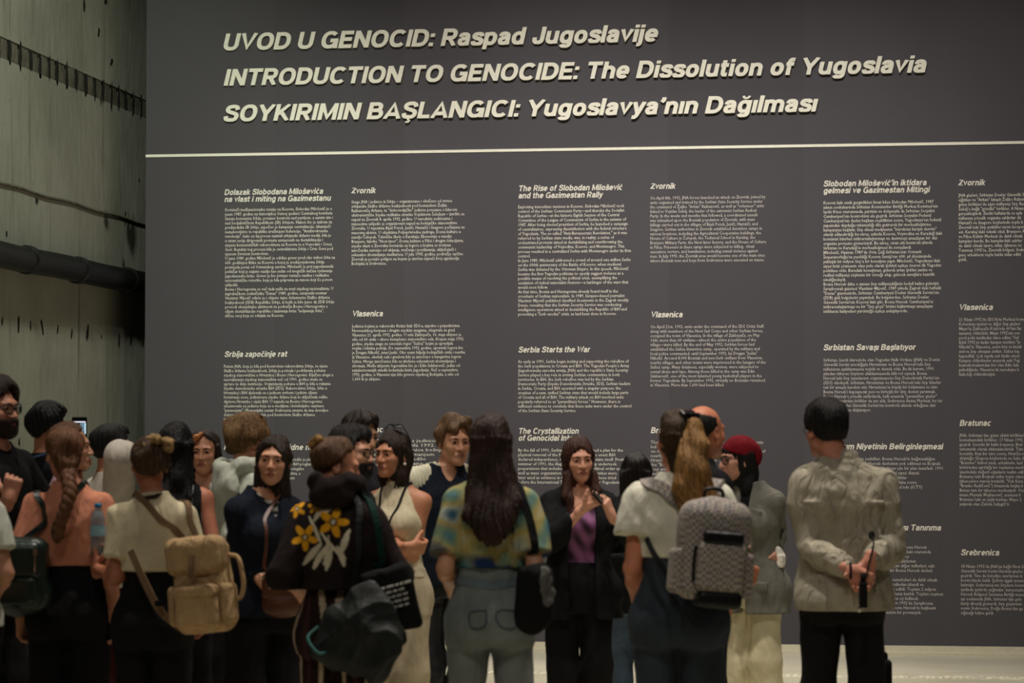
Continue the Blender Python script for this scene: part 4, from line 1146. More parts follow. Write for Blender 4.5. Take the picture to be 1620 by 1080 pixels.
    def bounds(s, zlo, zhi, pad=.1, sleeves=2):
        p = [s.sh[1], s.sh[-1], s.hip[1], s.hip[-1]] + [s.arm[q]['e'] for q in (1, -1)] + ([s.arm[q]['w'] for q in (1, -1)] if sleeves > 1 else [])
        p = np.array(p); lo, hi = p.min(0) - pad, p.max(0) + pad
        lo[0] = min(lo[0], -.27); hi[0] = max(hi[0], .27); lo[1] = min(lo[1], -.24); hi[1] = max(hi[1], .24)
        lo[2], hi[2] = zlo, zhi; return lo, hi
    def top(s, name, m, h=.0075, col=None, **kw):
        F = s.top_field(**kw); pad = kw.get('loose', 0)
        lo, hi = s.bounds(kw.get('hem', .88) * s.u - .03, 1.56 * s.u, sleeves=kw.get('sleeve', .6))
        hi[2] = max([hi[2]] + [s.arm[q][k][2] + .12 for q in (1, -1) for k in 'ew'] if kw.get('sleeve', .6) > 0 else [hi[2]])
        return s.put(name, F, m, h, lo, hi, col)
    def bottom_field(s, fit=.012, waist=None, ankle=.06, rk=.075, ra=.06, seed=2, amp=.008, freq=13, seat=.01):
        u, F, W = s.u, Field(), s.wide
        if waist is None: waist = getattr(s, 'hem', 1.0) + .04
        s.waist = waist
        F.loft([(z, a + fit, b + fit, y) for z, a, b, y in s.T if z < 1.2 * u])
        for q in (1, -1):
            F.ell((q * .072 * u * W, .075, .87 * u), (.088 * u * W + seat, .082 * u + seat, .09 * u + seat), k=.04)
            F.cone(s.hip[q] + (0, .005, 0), s.knee[q], (.081 * W) * u + fit, rk * u, k=.025)
            F.cone(s.knee[q], s.ank[q] * (1, 1, 0) + (0, 0, ankle * u), rk * u, ra * u, k=.02)
        if amp: F.disp(wrinkle(seed, amp, freq, (1, 1, .9)))
        F = Field().sub(F).sub(s.legF, k=.006, off=.005)
        F.cut((0, 0, waist * u), (0, 0, 1)); F.cut((0, 0, ankle * u), (0, 0, -1))
        s.botF = F; return F
    def bottom(s, name, m, h=.009, col=None, **kw):
        F = s.bottom_field(**kw)
        return s.put(name, F, m, h, (-.36, -.26, kw.get('ankle', .06) * s.u - .03), (.36, .3, s.waist * s.u + .03), col)
    def shoes(s, m, sole=None):
        for q in (1, -1):
            F = Field(); a, t = s.ank[q], s.toe[q]; hx = (t - a) * (1, 1, 0)
            F.cone((a[0], a[1] + .03, .045), (t[0], t[1], .036), .045, .040, k=.02); F.cone(a + (0, .02, 0), (a[0], a[1] + .02, .05), .046, .05, k=.03)
            F.cone((a[0] * .9 + t[0] * .1, a[1] - .04, .075), (t[0], t[1] + .04, .045), .035, .03, k=.03)
            F.cut((0, 0, .004), (0, 0, -1), k=.01); F.cut((0, 0, .12), (0, 0, 1))
            s.put('shoe', F, m, .008, np.minimum(a, t) - .08, np.maximum(a, t) * (1, 1, 0) + (.08, .1, .15))
    # --- hair, in head coordinates
    def hair(s, m, F, h=.0062, lo=(-.16, -.16, -.16), hi=(.16, .2, .17), name='hair', person=False, parent=None, **pr):
        X, Y, Z = (axis(a, b, h) for a, b in zip(lo, hi)); v, f = skin(F, X, Y, Z)
        if len(v) == 0: return None
        if not person: v = (v * s.hs) @ s.hR.T + s.hc
        return obj(name, make_mesh(name, v, f, m), s.root if parent is None else parent, **pr)
    def cling(s, F, pts, off=.006):
        """push points onto a garment, off metres above it; returns points and outward normals"""
        P = np.asarray(pts, f32).copy(); e = f32(.002)
        for _ in range(8):
            d = F(P); g = np.stack([F(P + A(e, 0, 0)) - d, F(P + A(0, e, 0)) - d, F(P + A(0, 0, e)) - d], 1) / e
            g /= np.linalg.norm(g, axis=1)[:, None] + 1e-6; P = P - g * np.clip(d - off, -.03, .03)[:, None]
        return P.astype(float), g.astype(float)
    def strap(s, pts, m, width=.012, thick=.0025, F=None, off=.005, parent=None, name='strap', per=8):
        p = smooth_path(pts, per); q, n = s.cling(s.topF if F is None else F, p, off)
        for _ in range(2): q[1:-1] = (q[:-2] + q[1:-1] * 2 + q[2:]) / 4; n[1:-1] = (n[:-2] + n[1:-1] * 2 + n[2:]) / 4
        sec = [(-thick, -width), (thick, -width), (thick, width), (-thick, width)]
        return obj(name, make_mesh(name, *sweep(q, sec, normals=n), m, smooth=False), s.root if parent is None else parent)
    def glasses(s, m=None, w=.0265, hgt=.021, r=.0021, lens=True):
        m = m or M_FRAMES
        g = obj('glasses', None, s.root)
        for q in (1, -1):
            P = [s.H(q * (.0325 + w * np.sign(math.cos(t)) * abs(math.cos(t)) ** .8), -.099 + .010 * abs(math.cos(t)) * (math.cos(t) > 0), .000 + hgt * np.sign(math.sin(t)) * abs(math.sin(t)) ** .8) for t in np.linspace(0, 2 * math.pi, 20, endpoint=False)]
            obj('rim', make_mesh('rim', *sweep(P, ring(r, 6), closed=True), m), g)
            if lens:
                n = len(P); c = sum(P) / n; f = s.hR @ np.array([0, .0006, 0])
                V = [p - f for p in P] + [p + f for p in P]
                obj('lens', make_mesh('lens', V, [tuple(range(n - 1, -1, -1)), tuple(range(n, 2 * n))] + [(i, (i + 1) % n, n + (i + 1) % n, n + i) for i in range(n)], M_LENS), g)
            tube_obj('temple', [s.H(q * .060, -.090, .006), s.H(q * .073, -.05, .008), s.H(q * .080, 0, .006), s.H(q * .078, .02, -.008)], r, m, g, k=6, per=3)
        tube_obj('bridge', [s.H(.007, -.101, .004), s.H(0, -.104, .006), s.H(-.007, -.101, .004)], r, m, g, k=6, per=3)
        return g
def _scaled(f, k):
    return lambda p: f(p / f32(k)) * f32(k)

def cap_hair(thick=.014, line=((-.080, .060), (.010, -.012), (.098, -.082)), side=0.0, seed=1, amp=.003, n=34, top=0.0, front=0.0, burn=.0, part=None, lump=.6):
    """close hair: the skull swollen by thick, trimmed along the front hairline, above the ears and at the nape"""
    F = Field().ell((0, .020, .031 + top * .4), (.0735 + thick + side, .096 + thick, .087 + thick + top))
    if front: F.ell((.012, -.040, .088), (.058, .048, .028 + front), k=.03)
    (y0, z0), (y1, z1), (y2, z2) = line
    def trim(p):
        x, y, z = p[:, 0], p[:, 1], p[:, 2]
        zf = np.interp(y, [y0 - .04, y0, y0 + .03, y1 - .012, y1, y1 + .02, y2], [z0 + .05, z0, z0 - .012, z1 + .03 - burn, z1 - burn, z1 - .012, z2])
        zf = zf - .55 * (np.abs(x) - .05) * (y < y1 - .01) - .010 * np.sin(x * 60 + seed) * (y < y0 + .05)
        return (zf - z).astype(f32) * f32(.75)
    F.ops.append(('f', 'i', .010, trim, None, A(0, 0, 0), 0.0, None))
    if amp: F.disp(strands(seed, amp, n, lump=lump))
    return F
def face_gap(F, w=.060, top=.075, k=.014):
    """open a curtain of hair over the face"""
    F.ell((0, -.115, top - .13), (w, .085, .13), k=k, m='s'); return F
# ------------------------------------------------------------------ clothing helpers
def zpx(P, y, dy=0.0): return P.at(P.px, y, dy)[2]
def hood(P, r=.05, w=.115, back=.135, z=1.44):
    def fn(F):
        u, l = P.u, P.lean * .46
        pts = [(-w * .75, -.055, z + .0), (-w, .02, z + .02), (-w * .8, back * .72, z - .005), (0, back, z - .035), (w * .8, back * .72, z - .005), (w, .02, z + .02), (w * .75, -.055, z)]
        pts = [(x * u, y + l + .01, zz * u) for x, y, zz in pts]
        F.chain(pts, [r * .6, r * .8, r, r * 1.15, r, r * .8, r * .6], k=.03)
        F.ell((0, back * .8 + l, (z - .09) * u), (.085, .05, .10), k=.05)
    return fn
def hood_part(P, m, z=1.485, w=.112, back=.125, seed=3, pouch=(.115, .050, .105), drop=.085):
    u, l = P.u, P.lean * .46; c = lambda x, y, zz: (x * u, y + l + .01, zz * u); F = Field()
    F.chain([c(-w * .7, -.065, z - .02), c(-w, .01, z + .015), c(-w * .72, back * .68, z + .02), c(0, back * .95, z - .005), c(w * .72, back * .68, z + .02), c(w, .01, z + .015), c(w * .7, -.065, z - .02)],
            [.030, .036, .040, .044, .040, .036, .030], k=.02)
    F.ell(c(0, back * 1.0, z - drop), pouch, k=.03)
    F.cone(c(0, .02, z - .05), c(0, .0, z + .2), .070 * u, .085 * u, k=.015, m='s')
    F.cone(c(0, back * .55, z - .02), c(0, back * .5, z + .1), .050, .075, k=.02, m='s')
    F.disp(wrinkle(seed, .016, 15)); return P.put('hood', F, m, .006, c(-.22, -.16, z - .24), c(.22, .30, z + .12))
def collar(P, m, r=.062, hgt=.045, z=1.435, th=.006, open_=.0, name='collar', tilt=.18):
    u = P.u; F = Field(); c = np.array([0, .010 + P.lean * .46, z * u]); d = np.array([0, -tilt * hgt, hgt])
    F.cone(c, c + d, r * u * 1.12 + th, r * u + th, k=.001); F.cut(c + d * .9, d); F.cut(c, -d)
    F.cone(c - d, c + d * 2, r * u * 1.16, r * u * .98, k=.004, m='s')
    if open_: F.cone(c + (0, -.12, -.02), c + (0, -.12, hgt + .02), open_, open_ * 1.6, k=.004, m='s')
    return P.put(name, F, m, .005, c - (.12, .12, .03), c + (.12, .12, hgt + .03))
def lanyard(P, m, x=.055, zdrop=1.12, width=.008):
    u = P.u
    pts = [(-.01 * u, -.13, zdrop * u), (-x * .8 * u, -.12, 1.30 * u), (-x * 1.25 * u, -.05, 1.455 * u), (-x * u, .05, 1.475 * u), (0, .075, 1.475 * u), (x * u, .05, 1.475 * u), (x * 1.25 * u, -.05, 1.455 * u), (x * .8 * u, -.12, 1.30 * u), (.01 * u, -.13, zdrop * u)]
    U = Field().sub(P.topF); U.sub(P.F)
    return P.strap(pts, m, width, .0015, F=lambda p: np.minimum(P.topF(p), P.F(p)), off=.005, name='lanyard')
class Bag:
    """a carried thing of its own, laid out in its carrier's frame; base is its lowest point"""
    def __init__(s, P, name, label, cat, base):
        s.P, s.b = P, np.asarray(base, float); c, n = math.cos(P.rz), math.sin(P.rz)
        s.root = obj(name, None, loc=(P.pos[0] + c * s.b[0] - n * s.b[1], P.pos[1] + n * s.b[0] + c * s.b[1], s.b[2]), rz=P.rz, label=label, category=cat)
    def vf(s, name, v, f, m, parent=None, smooth=True, **kw):
        return obj(name, make_mesh(name, np.asarray(v, float) - s.b, f, m, smooth=smooth, **kw), parent or s.root)
    def fld(s, name, F, m, h=.006, pad=.05, lo=None, hi=None, parent=None):
        if lo is None:
            pts = [];
            for o in F.ops:
                if o[0] == 'c': pts += [o[3] + o[5], o[3] - o[5], o[4] + o[6], o[4] - o[6]]
                elif o[0] in 'eb' and o[1] == 'u': e = float(np.linalg.norm(o[4])); pts += [o[3] + e, o[3] - e]
            lo, hi = np.min(pts, 0) - pad * .3, np.max(pts, 0) + pad * .3
        v, f = skin(F, *(axis(a, b, h) for a, b in zip(lo, hi)))
        return s.vf(name, v, f, m, parent)
    def tube(s, name, pts, r, m, per=6, k=8, parent=None, closed=False):
        return s.vf(name, *sweep(smooth_path(pts, per) if per > 1 else pts, ring(r, k), closed=closed), m, parent)
    def band(s, name, pts, width, thick, m, F=None, off=.006, normals=None, per=8, parent=None):
        p = smooth_path(pts, per)
        if F is not None:
            p, n = s.P.cling(F, p, off)
            for _ in range(3): p[1:-1] = (p[:-2] + p[1:-1] * 2 + p[2:]) / 4; n[1:-1] = (n[:-2] + n[1:-1] * 2 + n[2:]) / 4
        else: n = smooth_path(normals, per)
        sec = [(-thick, -width), (thick, -width), (thick, width), (-thick, width)]
        return s.vf(name, *sweep(p, sec, normals=n), m, smooth=False)
def both(*fs): return lambda p: np.min(np.stack([f(p) for f in fs]), 0)
def rotz(deg): return np.array(Matrix.Rotation(math.radians(deg), 3, 'Z'))
def long_hair(P, m, rows, th=.010, gap=.058, top=.072, seed=3, amp=.004, n=30, h=.0062, cutz=None, extra=None, locks=(), lump=.6):
    """head-frame hair: skull cap joined to a fall described by rows (z, half width, half depth, y, x)"""
    F = Field().ell((0, .020, .032), (.0735 + th, .096 + th, .087 + th + .003))
    if rows:
        z0, a0, b0, y0 = rows[0][:4]; rows = [(z0, a0 * .93, b0 * .80, y0 + .016)] + list(rows[1:])
        F.loft(rows, k=.04, n=2.2)
    if gap:
        F.ell((0, -.120, top - .125), (gap, .092, .128), k=.014, m='s')
        F.cone((0, -.20, -.14), (0, -.16, -.5), .085, .10, k=.02, m='s')
        F.ell((0, -.085, -.28), (.057, .105, .17), k=.015, m='s')
    for pts, rs in locks: F.chain(pts, rs, k=.02)
    if extra: extra(F)
    F.disp(strands(seed, amp, n, fz=4, lump=lump))
    zl = min([r[0] for r in rows] + [p[2] for l in locks for p in l[0]] + [-.12]) - .04
    return P.hair(m, F, h=h, lo=(-.24, -.22, zl), hi=(.24, .26, .19))
def beard(P, m, th=.006, top=-.040):
    hf = head_field(True, False, ears=False); F = Field(); F.ops.append(('f', 'u', .01, lambda p: hf(p) - f32(th), None, A(0, 0, 0), 0.0, None))
    def trim(p):
        x, y, z = p[:, 0], p[:, 1], p[:, 2]
        zt = np.interp(y, [-.11, -.085, -.05, .0, .012], [-.046, -.050, -.045, -.018, .01])
        return np.maximum((z - zt) * f32(.8), y - f32(.014)).astype(f32)
    F.ops.append(('f', 'i', .006, trim, None, A(0, 0, 0), 0.0, None))
    F.ell((0, -.1, -.0685), (.020, .02, .007), k=.004, m='s')
    F.disp(strands(5, .0012, 60))
    return P.hair(m, F, h=.0045, lo=(-.1, -.14, -.15), hi=(.1, .04, .03), name='beard')
HB = hair_mat((30, 24, 20)); HD = hair_mat((44, 31, 23)); HBR = hair_mat((88, 60, 38)); HBL = hair_mat((128, 98, 58)); HAU = hair_mat((70, 40, 30)); HBK = hair_mat((20, 17, 16))
# ------------------------------------------------------------------ visitors by the concrete wall
# a woman mostly outside the frame: pale sleeve and bare arm
P = Person('person in a pale tee at the picture edge, only sleeve and bare arm showing', -60, 676, 372, 178)
P.set_arm(-1, e=P.at(3, 865, -.06), w=P.at(-8, 945, .12)); P.body(); P.top('tee', cloth('pale_tee_cloth', (196, 198, 184)), sleeve=.62, sr=.02); P.bottom('trousers', M_BLACK); P.shoes(M_BLACK)
long_hair(P, HD, [(.012, .09, .10, .02), (-.10, .085, .07, .06), (-.28, .07, .04, .13)])

# bearded man with glasses
P = Person('bearded man in black shirt and dark glasses with one hand raised, beside the pale sleeve', -8, 598, 340, 58, male=True, head=(2, 0, 0), skin=(196, 138, 112))
P.set_arm(-1, e=P.at(-4, 860, -.2), w=P.at(15, 790, -.26), curl=1.2, fdir=P.v2l(.25, 0) + (0, 0, 1), palm=P.v2l(-.2, 1), fine=True)
P.set_arm(1, w=P.at(5, 790, .12), e=P.at(10, 880, .15))
P.body(); P.brows(HD, .005); P.hair(HD, cap_hair(.018, front=.014, top=.010, seed=4, amp=.005, line=((-.080, .068), (.006, -.004), (.098, -.07)), burn=.02)); beard(P, HD, .010)
P.glasses(w=.028, hgt=.021, r=.0034)
P.top('shirt', M_BLACK, sleeve=.95, sr=.02, hem=.86, seed=11); P.bottom('trousers', cloth('charcoal_trousers', (30, 29, 30))); P.shoes(M_BLACK)
B = Bag(P, 'shoulder_bag', 'black crossbody bag with a bright buckle worn by the bearded man', 'bag', P.at(-4, 905, -.3))
_c = P.at(-4, 880, -.27)
B.fld('pouch', Field().box(_c, (.10, .045, .075), .02, .01, R=rotz(-50)), M_STRAP)
_b = P.at(16, 865, -.32); B.vf('buckle', *box_vf(_b - .007, _b + .007), M_METAL, smooth=False)
B.band('strap', [_c + (0, 0, .06), P.at(16, 800, -.2), P.at(34, 748, -.05), P.at(18, 722, .02), P.at(-8, 735, .18), P.at(-30, 800, .2)], .014, .002, M_STRAP, P.topF, .007)

# black-haired man holding up a phone
P = Person('black-haired man in dark tee seen from behind holding up a bright phone', 76, 637, 289, 118, male=True, skin=(186, 128, 100))
P.set_arm(-1, w=P.at(123, 752, .10), pole=(-.4, -.2, -1), curl=.9, fdir=(0, -.3, 1), palm=(.2, -1, 0))
P.body(); P.hair(HBK, cap_hair(.017, front=.016, top=.012, seed=6, amp=.004, line=((-.082, .066), (.004, .004), (.098, -.062)), burn=.012))
P.top('tee', cloth('navy_black_tee', (22, 24, 30)), sleeve=.9, sr=.02, seed=21); P.bottom('trousers', M_BLACK); P.shoes(M_BLACK)
lanyard(P, cloth('blue_lanyard', (70, 92, 120)))
_c = P.at(126, 702, .05); B = Bag(P, 'phone', 'phone with a glowing screen held up among the heads by the concrete wall', 'phone', _c - (0, 0, .09))
R_ = rotz(-118); _q = Field().box(_c, (.042, .005, .148), .004, .004, R=R_); B.fld('case', _q, mat('black_phone_case', srgb(14, 14, 15), rough=.3, bump=0), .0032)
def emis(name, rgb, st):
    m, nt, b = nodes_of(name); b.inputs['Base Color'].default_value = (*srgb(*rgb), 1); b.inputs['Emission Color'].default_value = (*srgb(*rgb), 1); b.inputs['Emission Strength'].default_value = st; b.inputs['Roughness'].default_value = .2
    return m
def quad(c, R, x0, x1, z0, z1, d=-.0062):
    V = [c + R @ np.array([x, yy, z]) for yy in (d, d + .0006) for x, z in ((x0, z0), (x1, z0), (x1, z1), (x0, z1))]
    return V, [(0, 1, 2, 3), (7, 6, 5, 4), (0, 4, 5, 1), (1, 5, 6, 2), (2, 6, 7, 3), (3, 7, 4, 0)]
scr = B.vf('screen', *quad(_c, R_, -.037, .037, -.13, .128), emis('dim_phone_screen', (26, 32, 40), .5), smooth=False)
B.vf('menu_bar', *quad(_c, R_, -.030, .034, .117, .124, -.0070), emis('white_phone_glow', (225, 225, 240), 1.0), scr, smooth=False)
B.vf('window', *quad(_c, R_, .004, .034, .070, .115, -.0070), emis('blue_phone_glow', (105, 135, 155), .8), scr, smooth=False)
B.vf('edge', *quad(_c, R_, .029, .036, .055, .115, -.0074), emis('cyan_phone_glow', (190, 225, 240), 1.0), scr, smooth=False)

# woman in profile behind the braid
P = Person('woman in profile with pulled back light hair and lilac top behind the braided woman', 109, 664, 322, 92, skin=(202, 148, 118), face=True)
P.body(h=.009); P.brows(HBR); P.hair(HBR, cap_hair(.010, seed=9, line=((-.055, .082), (.014, .0), (.098, -.07)), top=.002))
P.top('top', cloth('lilac_top', (172, 140, 148)), sleeve=.5); P.bottom('trousers', M_BLACK); P.shoes(M_BLACK)
collar(P, cloth('white_collar', (205, 205, 200)), r=.06)

# man in white tee with raised arm, burgundy trousers
P = Person('dark-haired man in white tee and burgundy trousers with one arm raised, facing the text wall', 176, 668, 301, 118, male=True, skin=(190, 130, 104))
P.set_arm(-1, e=P.at(186, 752, -.26), w=P.at(228, 726, -.12))
P.body(); P.hair(HBK, cap_hair(.016, seed=12, front=.010, line=((-.078, .07), (.004, .004), (.098, -.08)), burn=.035))
P.top('tee', cloth('pinkish_white_tee', (206, 196, 184)), sleeve=1.95, sr=.034, seed=5, amp=.012); P.bottom('trousers', cloth('burgundy_trousers', (62, 20, 20)), rk=.08, ra=.07); P.shoes(M_BLACK)
collar(P, M_BLACK, r=.060, hgt=.02)

# braided woman in the salmon tee
P = Person('woman with a long braid in a salmon tee seen from behind', 112, 672, 356, 174, head=(24, 4, 0), headx=-11, skin=(205, 140, 108), bust=1.0, wide=1.06)
P.body(); SAL = cloth('salmon_tee', (212, 140, 112))
P.top('tee', SAL, sleeve=.75, sr=.026, hem=zpx(P, 893) / P.u, seed=31, amp=.014, loose=.02, neck=.06)
P.bottom('trousers', M_BLACK, rk=.095, ra=.10, amp=.010); P.shoes(M_BLACK)
HRB = hair_mat((104, 68, 44))
F = cap_hair(.014, seed=14, line=((-.078, .062), (.012, -.018), (.100, -.098)), amp=.004, n=44); F.chain([(0, .075, .02), (.005, .098, -.05), (.01, .100, -.10)], [.06, .045, .026], k=.04); P.hair(HRB, F)
bp = [P.H(.0, .10, -.07), P.at(108, 752, -.12), P.at(112, 775, -.17), P.at(106, 800, -.19), P.at(97, 826, -.19), P.at(92, 852, -.18)]
pp = smooth_path(bp, 6); F = Field(); m_ = len(pp)
for i in range(m_):
    a = i * 1.15; sd = np.array([math.sin(a) * .015, -.012 * math.cos(a), 0]); rr = .024 * (1 - .45 * i / m_)
    F.ell(pp[i] + sd, (rr, rr * .8, rr * 1.2), k=.008); F.ell(pp[i] - sd, (rr, rr * .8, rr * 1.2), k=.008)
P.hair(HRB, F, h=.005, lo=pp.min(0) - .05, hi=pp.max(0) + .05, name='braid', person=True)
tube_obj('hair_tie', [pp[-2] + (.014 * math.cos(t), .014 * math.sin(t), -.004) for t in np.linspace(0, 2 * math.pi, 9)], .004, M_BLACK, P.root, per=2)
GRN = mat('dark_green_leather', srgb(18, 35, 30), rough=.36, var=.2, scale=9, bump=.25, bscale=90, spec=.5)
_c = P.at(36, 905, -.20); B = Bag(P, 'backpack', 'glossy dark green leather backpack hanging at the hip of the braided woman', 'backpack', P.at(36, 968, -.2))
F = Field().box(_c + (0, 0, -.01), (.118, .075, .165), .06, .02).ell(_c + (0, 0, -.09), (.118, .085, .09), k=.04); F.disp(wrinkle(8, .007, 18)); B.fld('sack', F, GRN)
B.fld('flap', Field().box(_c + (0, -.055 + .11, .055), (.105, .035, .085), .04, .02), GRN)
B.fld('pocket', Field().box(_c + (0, .07, -.075), (.088, .03, .065), .03, .02), GRN)
_k = P.at(57, 874, -.31); B.vf('clasp', *join_vf([box_vf(_k + (-.008, -.006, -.012), _k + (.008, .006, .02)), box_vf(_k + (-.003, -.004, -.08), _k + (.003, .004, -.012))]), M_METAL, smooth=False)
T = P.topF
B.band('strap', [_c + (.06, 0, .13), P.at(50, 835, -.16), P.at(52, 800, -.17), P.at(56, 770, -.05), P.at(62, 764, .05), P.at(60, 800, .15), P.at(50, 850, .12)], .013, .003, GRN, T, .006)
B.band('strap', [_c + (-.07, .02, .12), P.at(78, 842, -.16), P.at(103, 800, -.17), P.at(126, 770, -.08), P.at(140, 770, .05), P.at(140, 800, .13)], .013, .003, GRN, T, .006)

# woman with a blonde bun, cream tee, water bottle and beige backpack
P = Person('woman with a messy blonde bun in a boxy cream tee seen from behind', 244, 690, 366, 172, head=(28, 2, 0), headx=-8, skin=(176, 112, 84), wide=1.0, hair_h=.012)
P.set_arm(1, e=P.at(180, 928, -.04), w=P.at(154, 898, .16), fdir=P.v2l(-.1, .25) + (0, 0, .9), palm=P.v2l(1, .2), curl=.75, thumb=.5, fine=True)
P.set_arm(-1, e=P.at(314, 910, -.05), w=P.at(318, 975, .12))
P.body(); CRM = cloth('cream_tee', (216, 203, 170))
P.top('tee', CRM, sleeve=.70, sr=.026, hem=zpx(P, 902) / P.u, loose=.022, seed=41, amp=.016, fit=.016, neck=.066, sh_drop=.01)
P.bottom('trousers', M_BLACK, rk=.085, ra=.09, amp=.010); P.shoes(M_BLACK)
F = cap_hair(.014, seed=17, line=((-.072, .060), (.010, -.016), (.100, -.080)), amp=.005, n=40); P.hair(hair_mat((72, 52, 34)), F)
F = Field(); r_ = random.Random(5)
for i in range(26):
    a, b = r_.uniform(0, 6.28), r_.uniform(-.9, 1.0); q = np.array([-.030 + .056 * math.cos(a) * math.sqrt(1 - b * b * .8), .066 + .052 * math.sin(a), .082 + .046 * b])
    F.ell(q, (r_.uniform(.016, .026), r_.uniform(.014, .024), r_.uniform(.012, .02)), k=.010)
F.disp(strands(4, .003, 30)); P.hair(hair_mat((152, 120, 74)), F, h=.005, name='bun')
lanyard(P, cloth('dark_lanyard', (46, 34, 28)))
# bottle
_c = P.at(156, 836, .18); B = Bag(P, 'water_bottle', 'clear blue plastic water bottle held up in the hand of the cream tee woman', 'bottle', _c - (0, 0, .115))
def bottle_mat():
    m, nt, b = nodes_of('clear_blue_plastic'); b.inputs['Base Color'].default_value = (.55, .80, .95, 1); b.inputs['Roughness'].default_value = .08
    b.inputs['Transmission Weight'].default_value = .85; b.inputs['IOR'].default_value = 1.2; return m
V = []; prof_ = [(0, 0), (.030, 0), (.033, .006)] + [(.033 - .0025 * (i % 2), .012 + .011 * i) for i in range(12)] + [(.033, .150), (.030, .168), (.020, .190), (.0135, .200), (.0135, .212)]
V = [(_c[0] + r * math.cos(t), _c[1] + r * math.sin(t), _c[2] - .115 + z) for r, z in prof_ for t in np.linspace(0, 2 * math.pi, 18, endpoint=False)]
F_ = [(i * 18 + j, i * 18 + (j + 1) % 18, (i + 1) * 18 + (j + 1) % 18, (i + 1) * 18 + j) for i in range(len(prof_) - 1) for j in range(18)]
B.vf('bottle_body', V, F_, bottle_mat())
B.vf('cap', *sweep([_c + (0, 0, .094), _c + (0, 0, .112)], ring(.0155, 14)), mat('blue_cap', srgb(40, 120, 170), rough=.4, bump=0))
B.vf('paper_label', *sweep([_c + (0, 0, -.03), _c + (0, 0, .015)], ring(.0338, 18), cap=False), mat('pale_blue_label', srgb(150, 190, 205), rough=.5, bump=0))
# beige backpack
BEI = cloth('beige_canvas', (186, 154, 114), var=.14, bump=.35, fold=.8); BEI2 = cloth('tan_webbing', (122, 98, 74))
_c = P.at(322, 925, -.30); R_ = rotz(-12) @ np.array(Matrix.Rotation(math.radians(5), 3, 'Y')); B = Bag(P, 'backpack', 'beige canvas backpack with a flap hanging low on the cream tee woman', 'backpack', P.at(320, 1000, -.3))
L_ = lambda x, y, z: _c + R_ @ np.array([x, y, z])
F = Field().box(_c, (.118, .08, .195), .05, .02, R=R_); F.disp(wrinkle(14, .010, 14)); B.fld('main_compartment', F, BEI)
F = Field().box(L_(.0, .035, .125), (.122, .08, .082), .05, .02, R=R_); F.disp(wrinkle(15, .008, 16)); B.fld('flap', F, BEI)
F = Field().box(L_(-.01, .085, -.085), (.096, .042, .094), .035, .02, R=R_); F.disp(wrinkle(16, .006, 20)); B.fld('front_pocket', F, BEI)
F = Field().box(L_(-.01, .10, -.02), (.10, .036, .026), .02, .01, R=R_); B.fld('pocket_flap', F, BEI)
for q in (-1, 1): B.fld('side_pocket', Field().box(L_(q * .120, .01, -.08), (.022, .06, .085), .025, .01, R=R_), BEI)
B.band('buckle_strap', [L_(-.02, .125, .13), L_(-.02, .135, .08), L_(-.02, .14, .03)], .012, .003, BEI2, normals=[(0, 1, 0)] * 3)
B.tube('grab_loop', [L_(-.118, -.03, .12), L_(-.16, -.03, .10), L_(-.175, -.03, .0), L_(-.158, -.03, -.06), L_(-.122, -.03, -.07)], .010, BEI)
T = both(P.topF)
B.band('shoulder_strap', [L_(.08, -.07, .18), P.at(262, 815, -.22), P.at(226, 792, -.12), P.at(212, 778, -.02), P.at(206, 790, .08), P.at(200, 830, .16)], .013, .003, BEI2, T, .008)
B.band('shoulder_strap', [L_(-.08, -.07, .18), P.at(322, 820, -.22), P.at(306, 790, -.12), P.at(296, 778, -.02), P.at(292, 790, .08), P.at(290, 830, .16)], .013, .003, BEI2, T, .008)
B.band('lower_strap', [P.at(208, 870, -.18), P.at(222, 902, -.22), P.at(243, 945, -.26), P.at(258, 968, -.27), L_(.12, -.0, -.17)], .016, .003, BEI2, normals=[(.2, 1, 0)] * 5)
_k = P.at(253, 953, -.30); B.vf('buckle', *box_vf(_k - (.016, .008, .012), _k + (.016, .008, .012)), M_STRAP, smooth=False)
_k = P.at(329, 847, -.40); B.vf('snap_button', *sphere_vf(_k, .0055, 10, 8)[:2], M_METAL)

# woman with long dark hair, white sleeveless top
P = Person('woman with long straight black hair and white sleeveless top behind the beige backpack', 278, 664, 335, 176, skin=(190, 122, 96))
P.set_arm(-1, e=P.at(335, 850, -.06), w=P.at(330, 930, .08)); P.body()
P.top('top', cloth('white_sleeveless', (206, 208, 200)), sleeve=.0, hem=.90, neck=.066, seed=51); P.bottom('trousers', cloth('dark_trousers', (26, 26, 28)), rk=.085, ra=.08); P.shoes(M_BLACK)
long_hair(P, HBK, [(.012, .086, .106, .02), (-.05, .090, .10, .03), (-.15, .094, .08, .06), (-.25, .10, .06, .10), (-.36, .085, .04, .135), (-.42, .05, .02, .14)], gap=.058, n=46)
P.strap([P.at(322, 860, -.13), P.at(314, 815, -.13), P.at(311, 775, -.05), P.at(311, 765, .03), P.at(312, 790, .12)], M_STRAP, .020, .003)

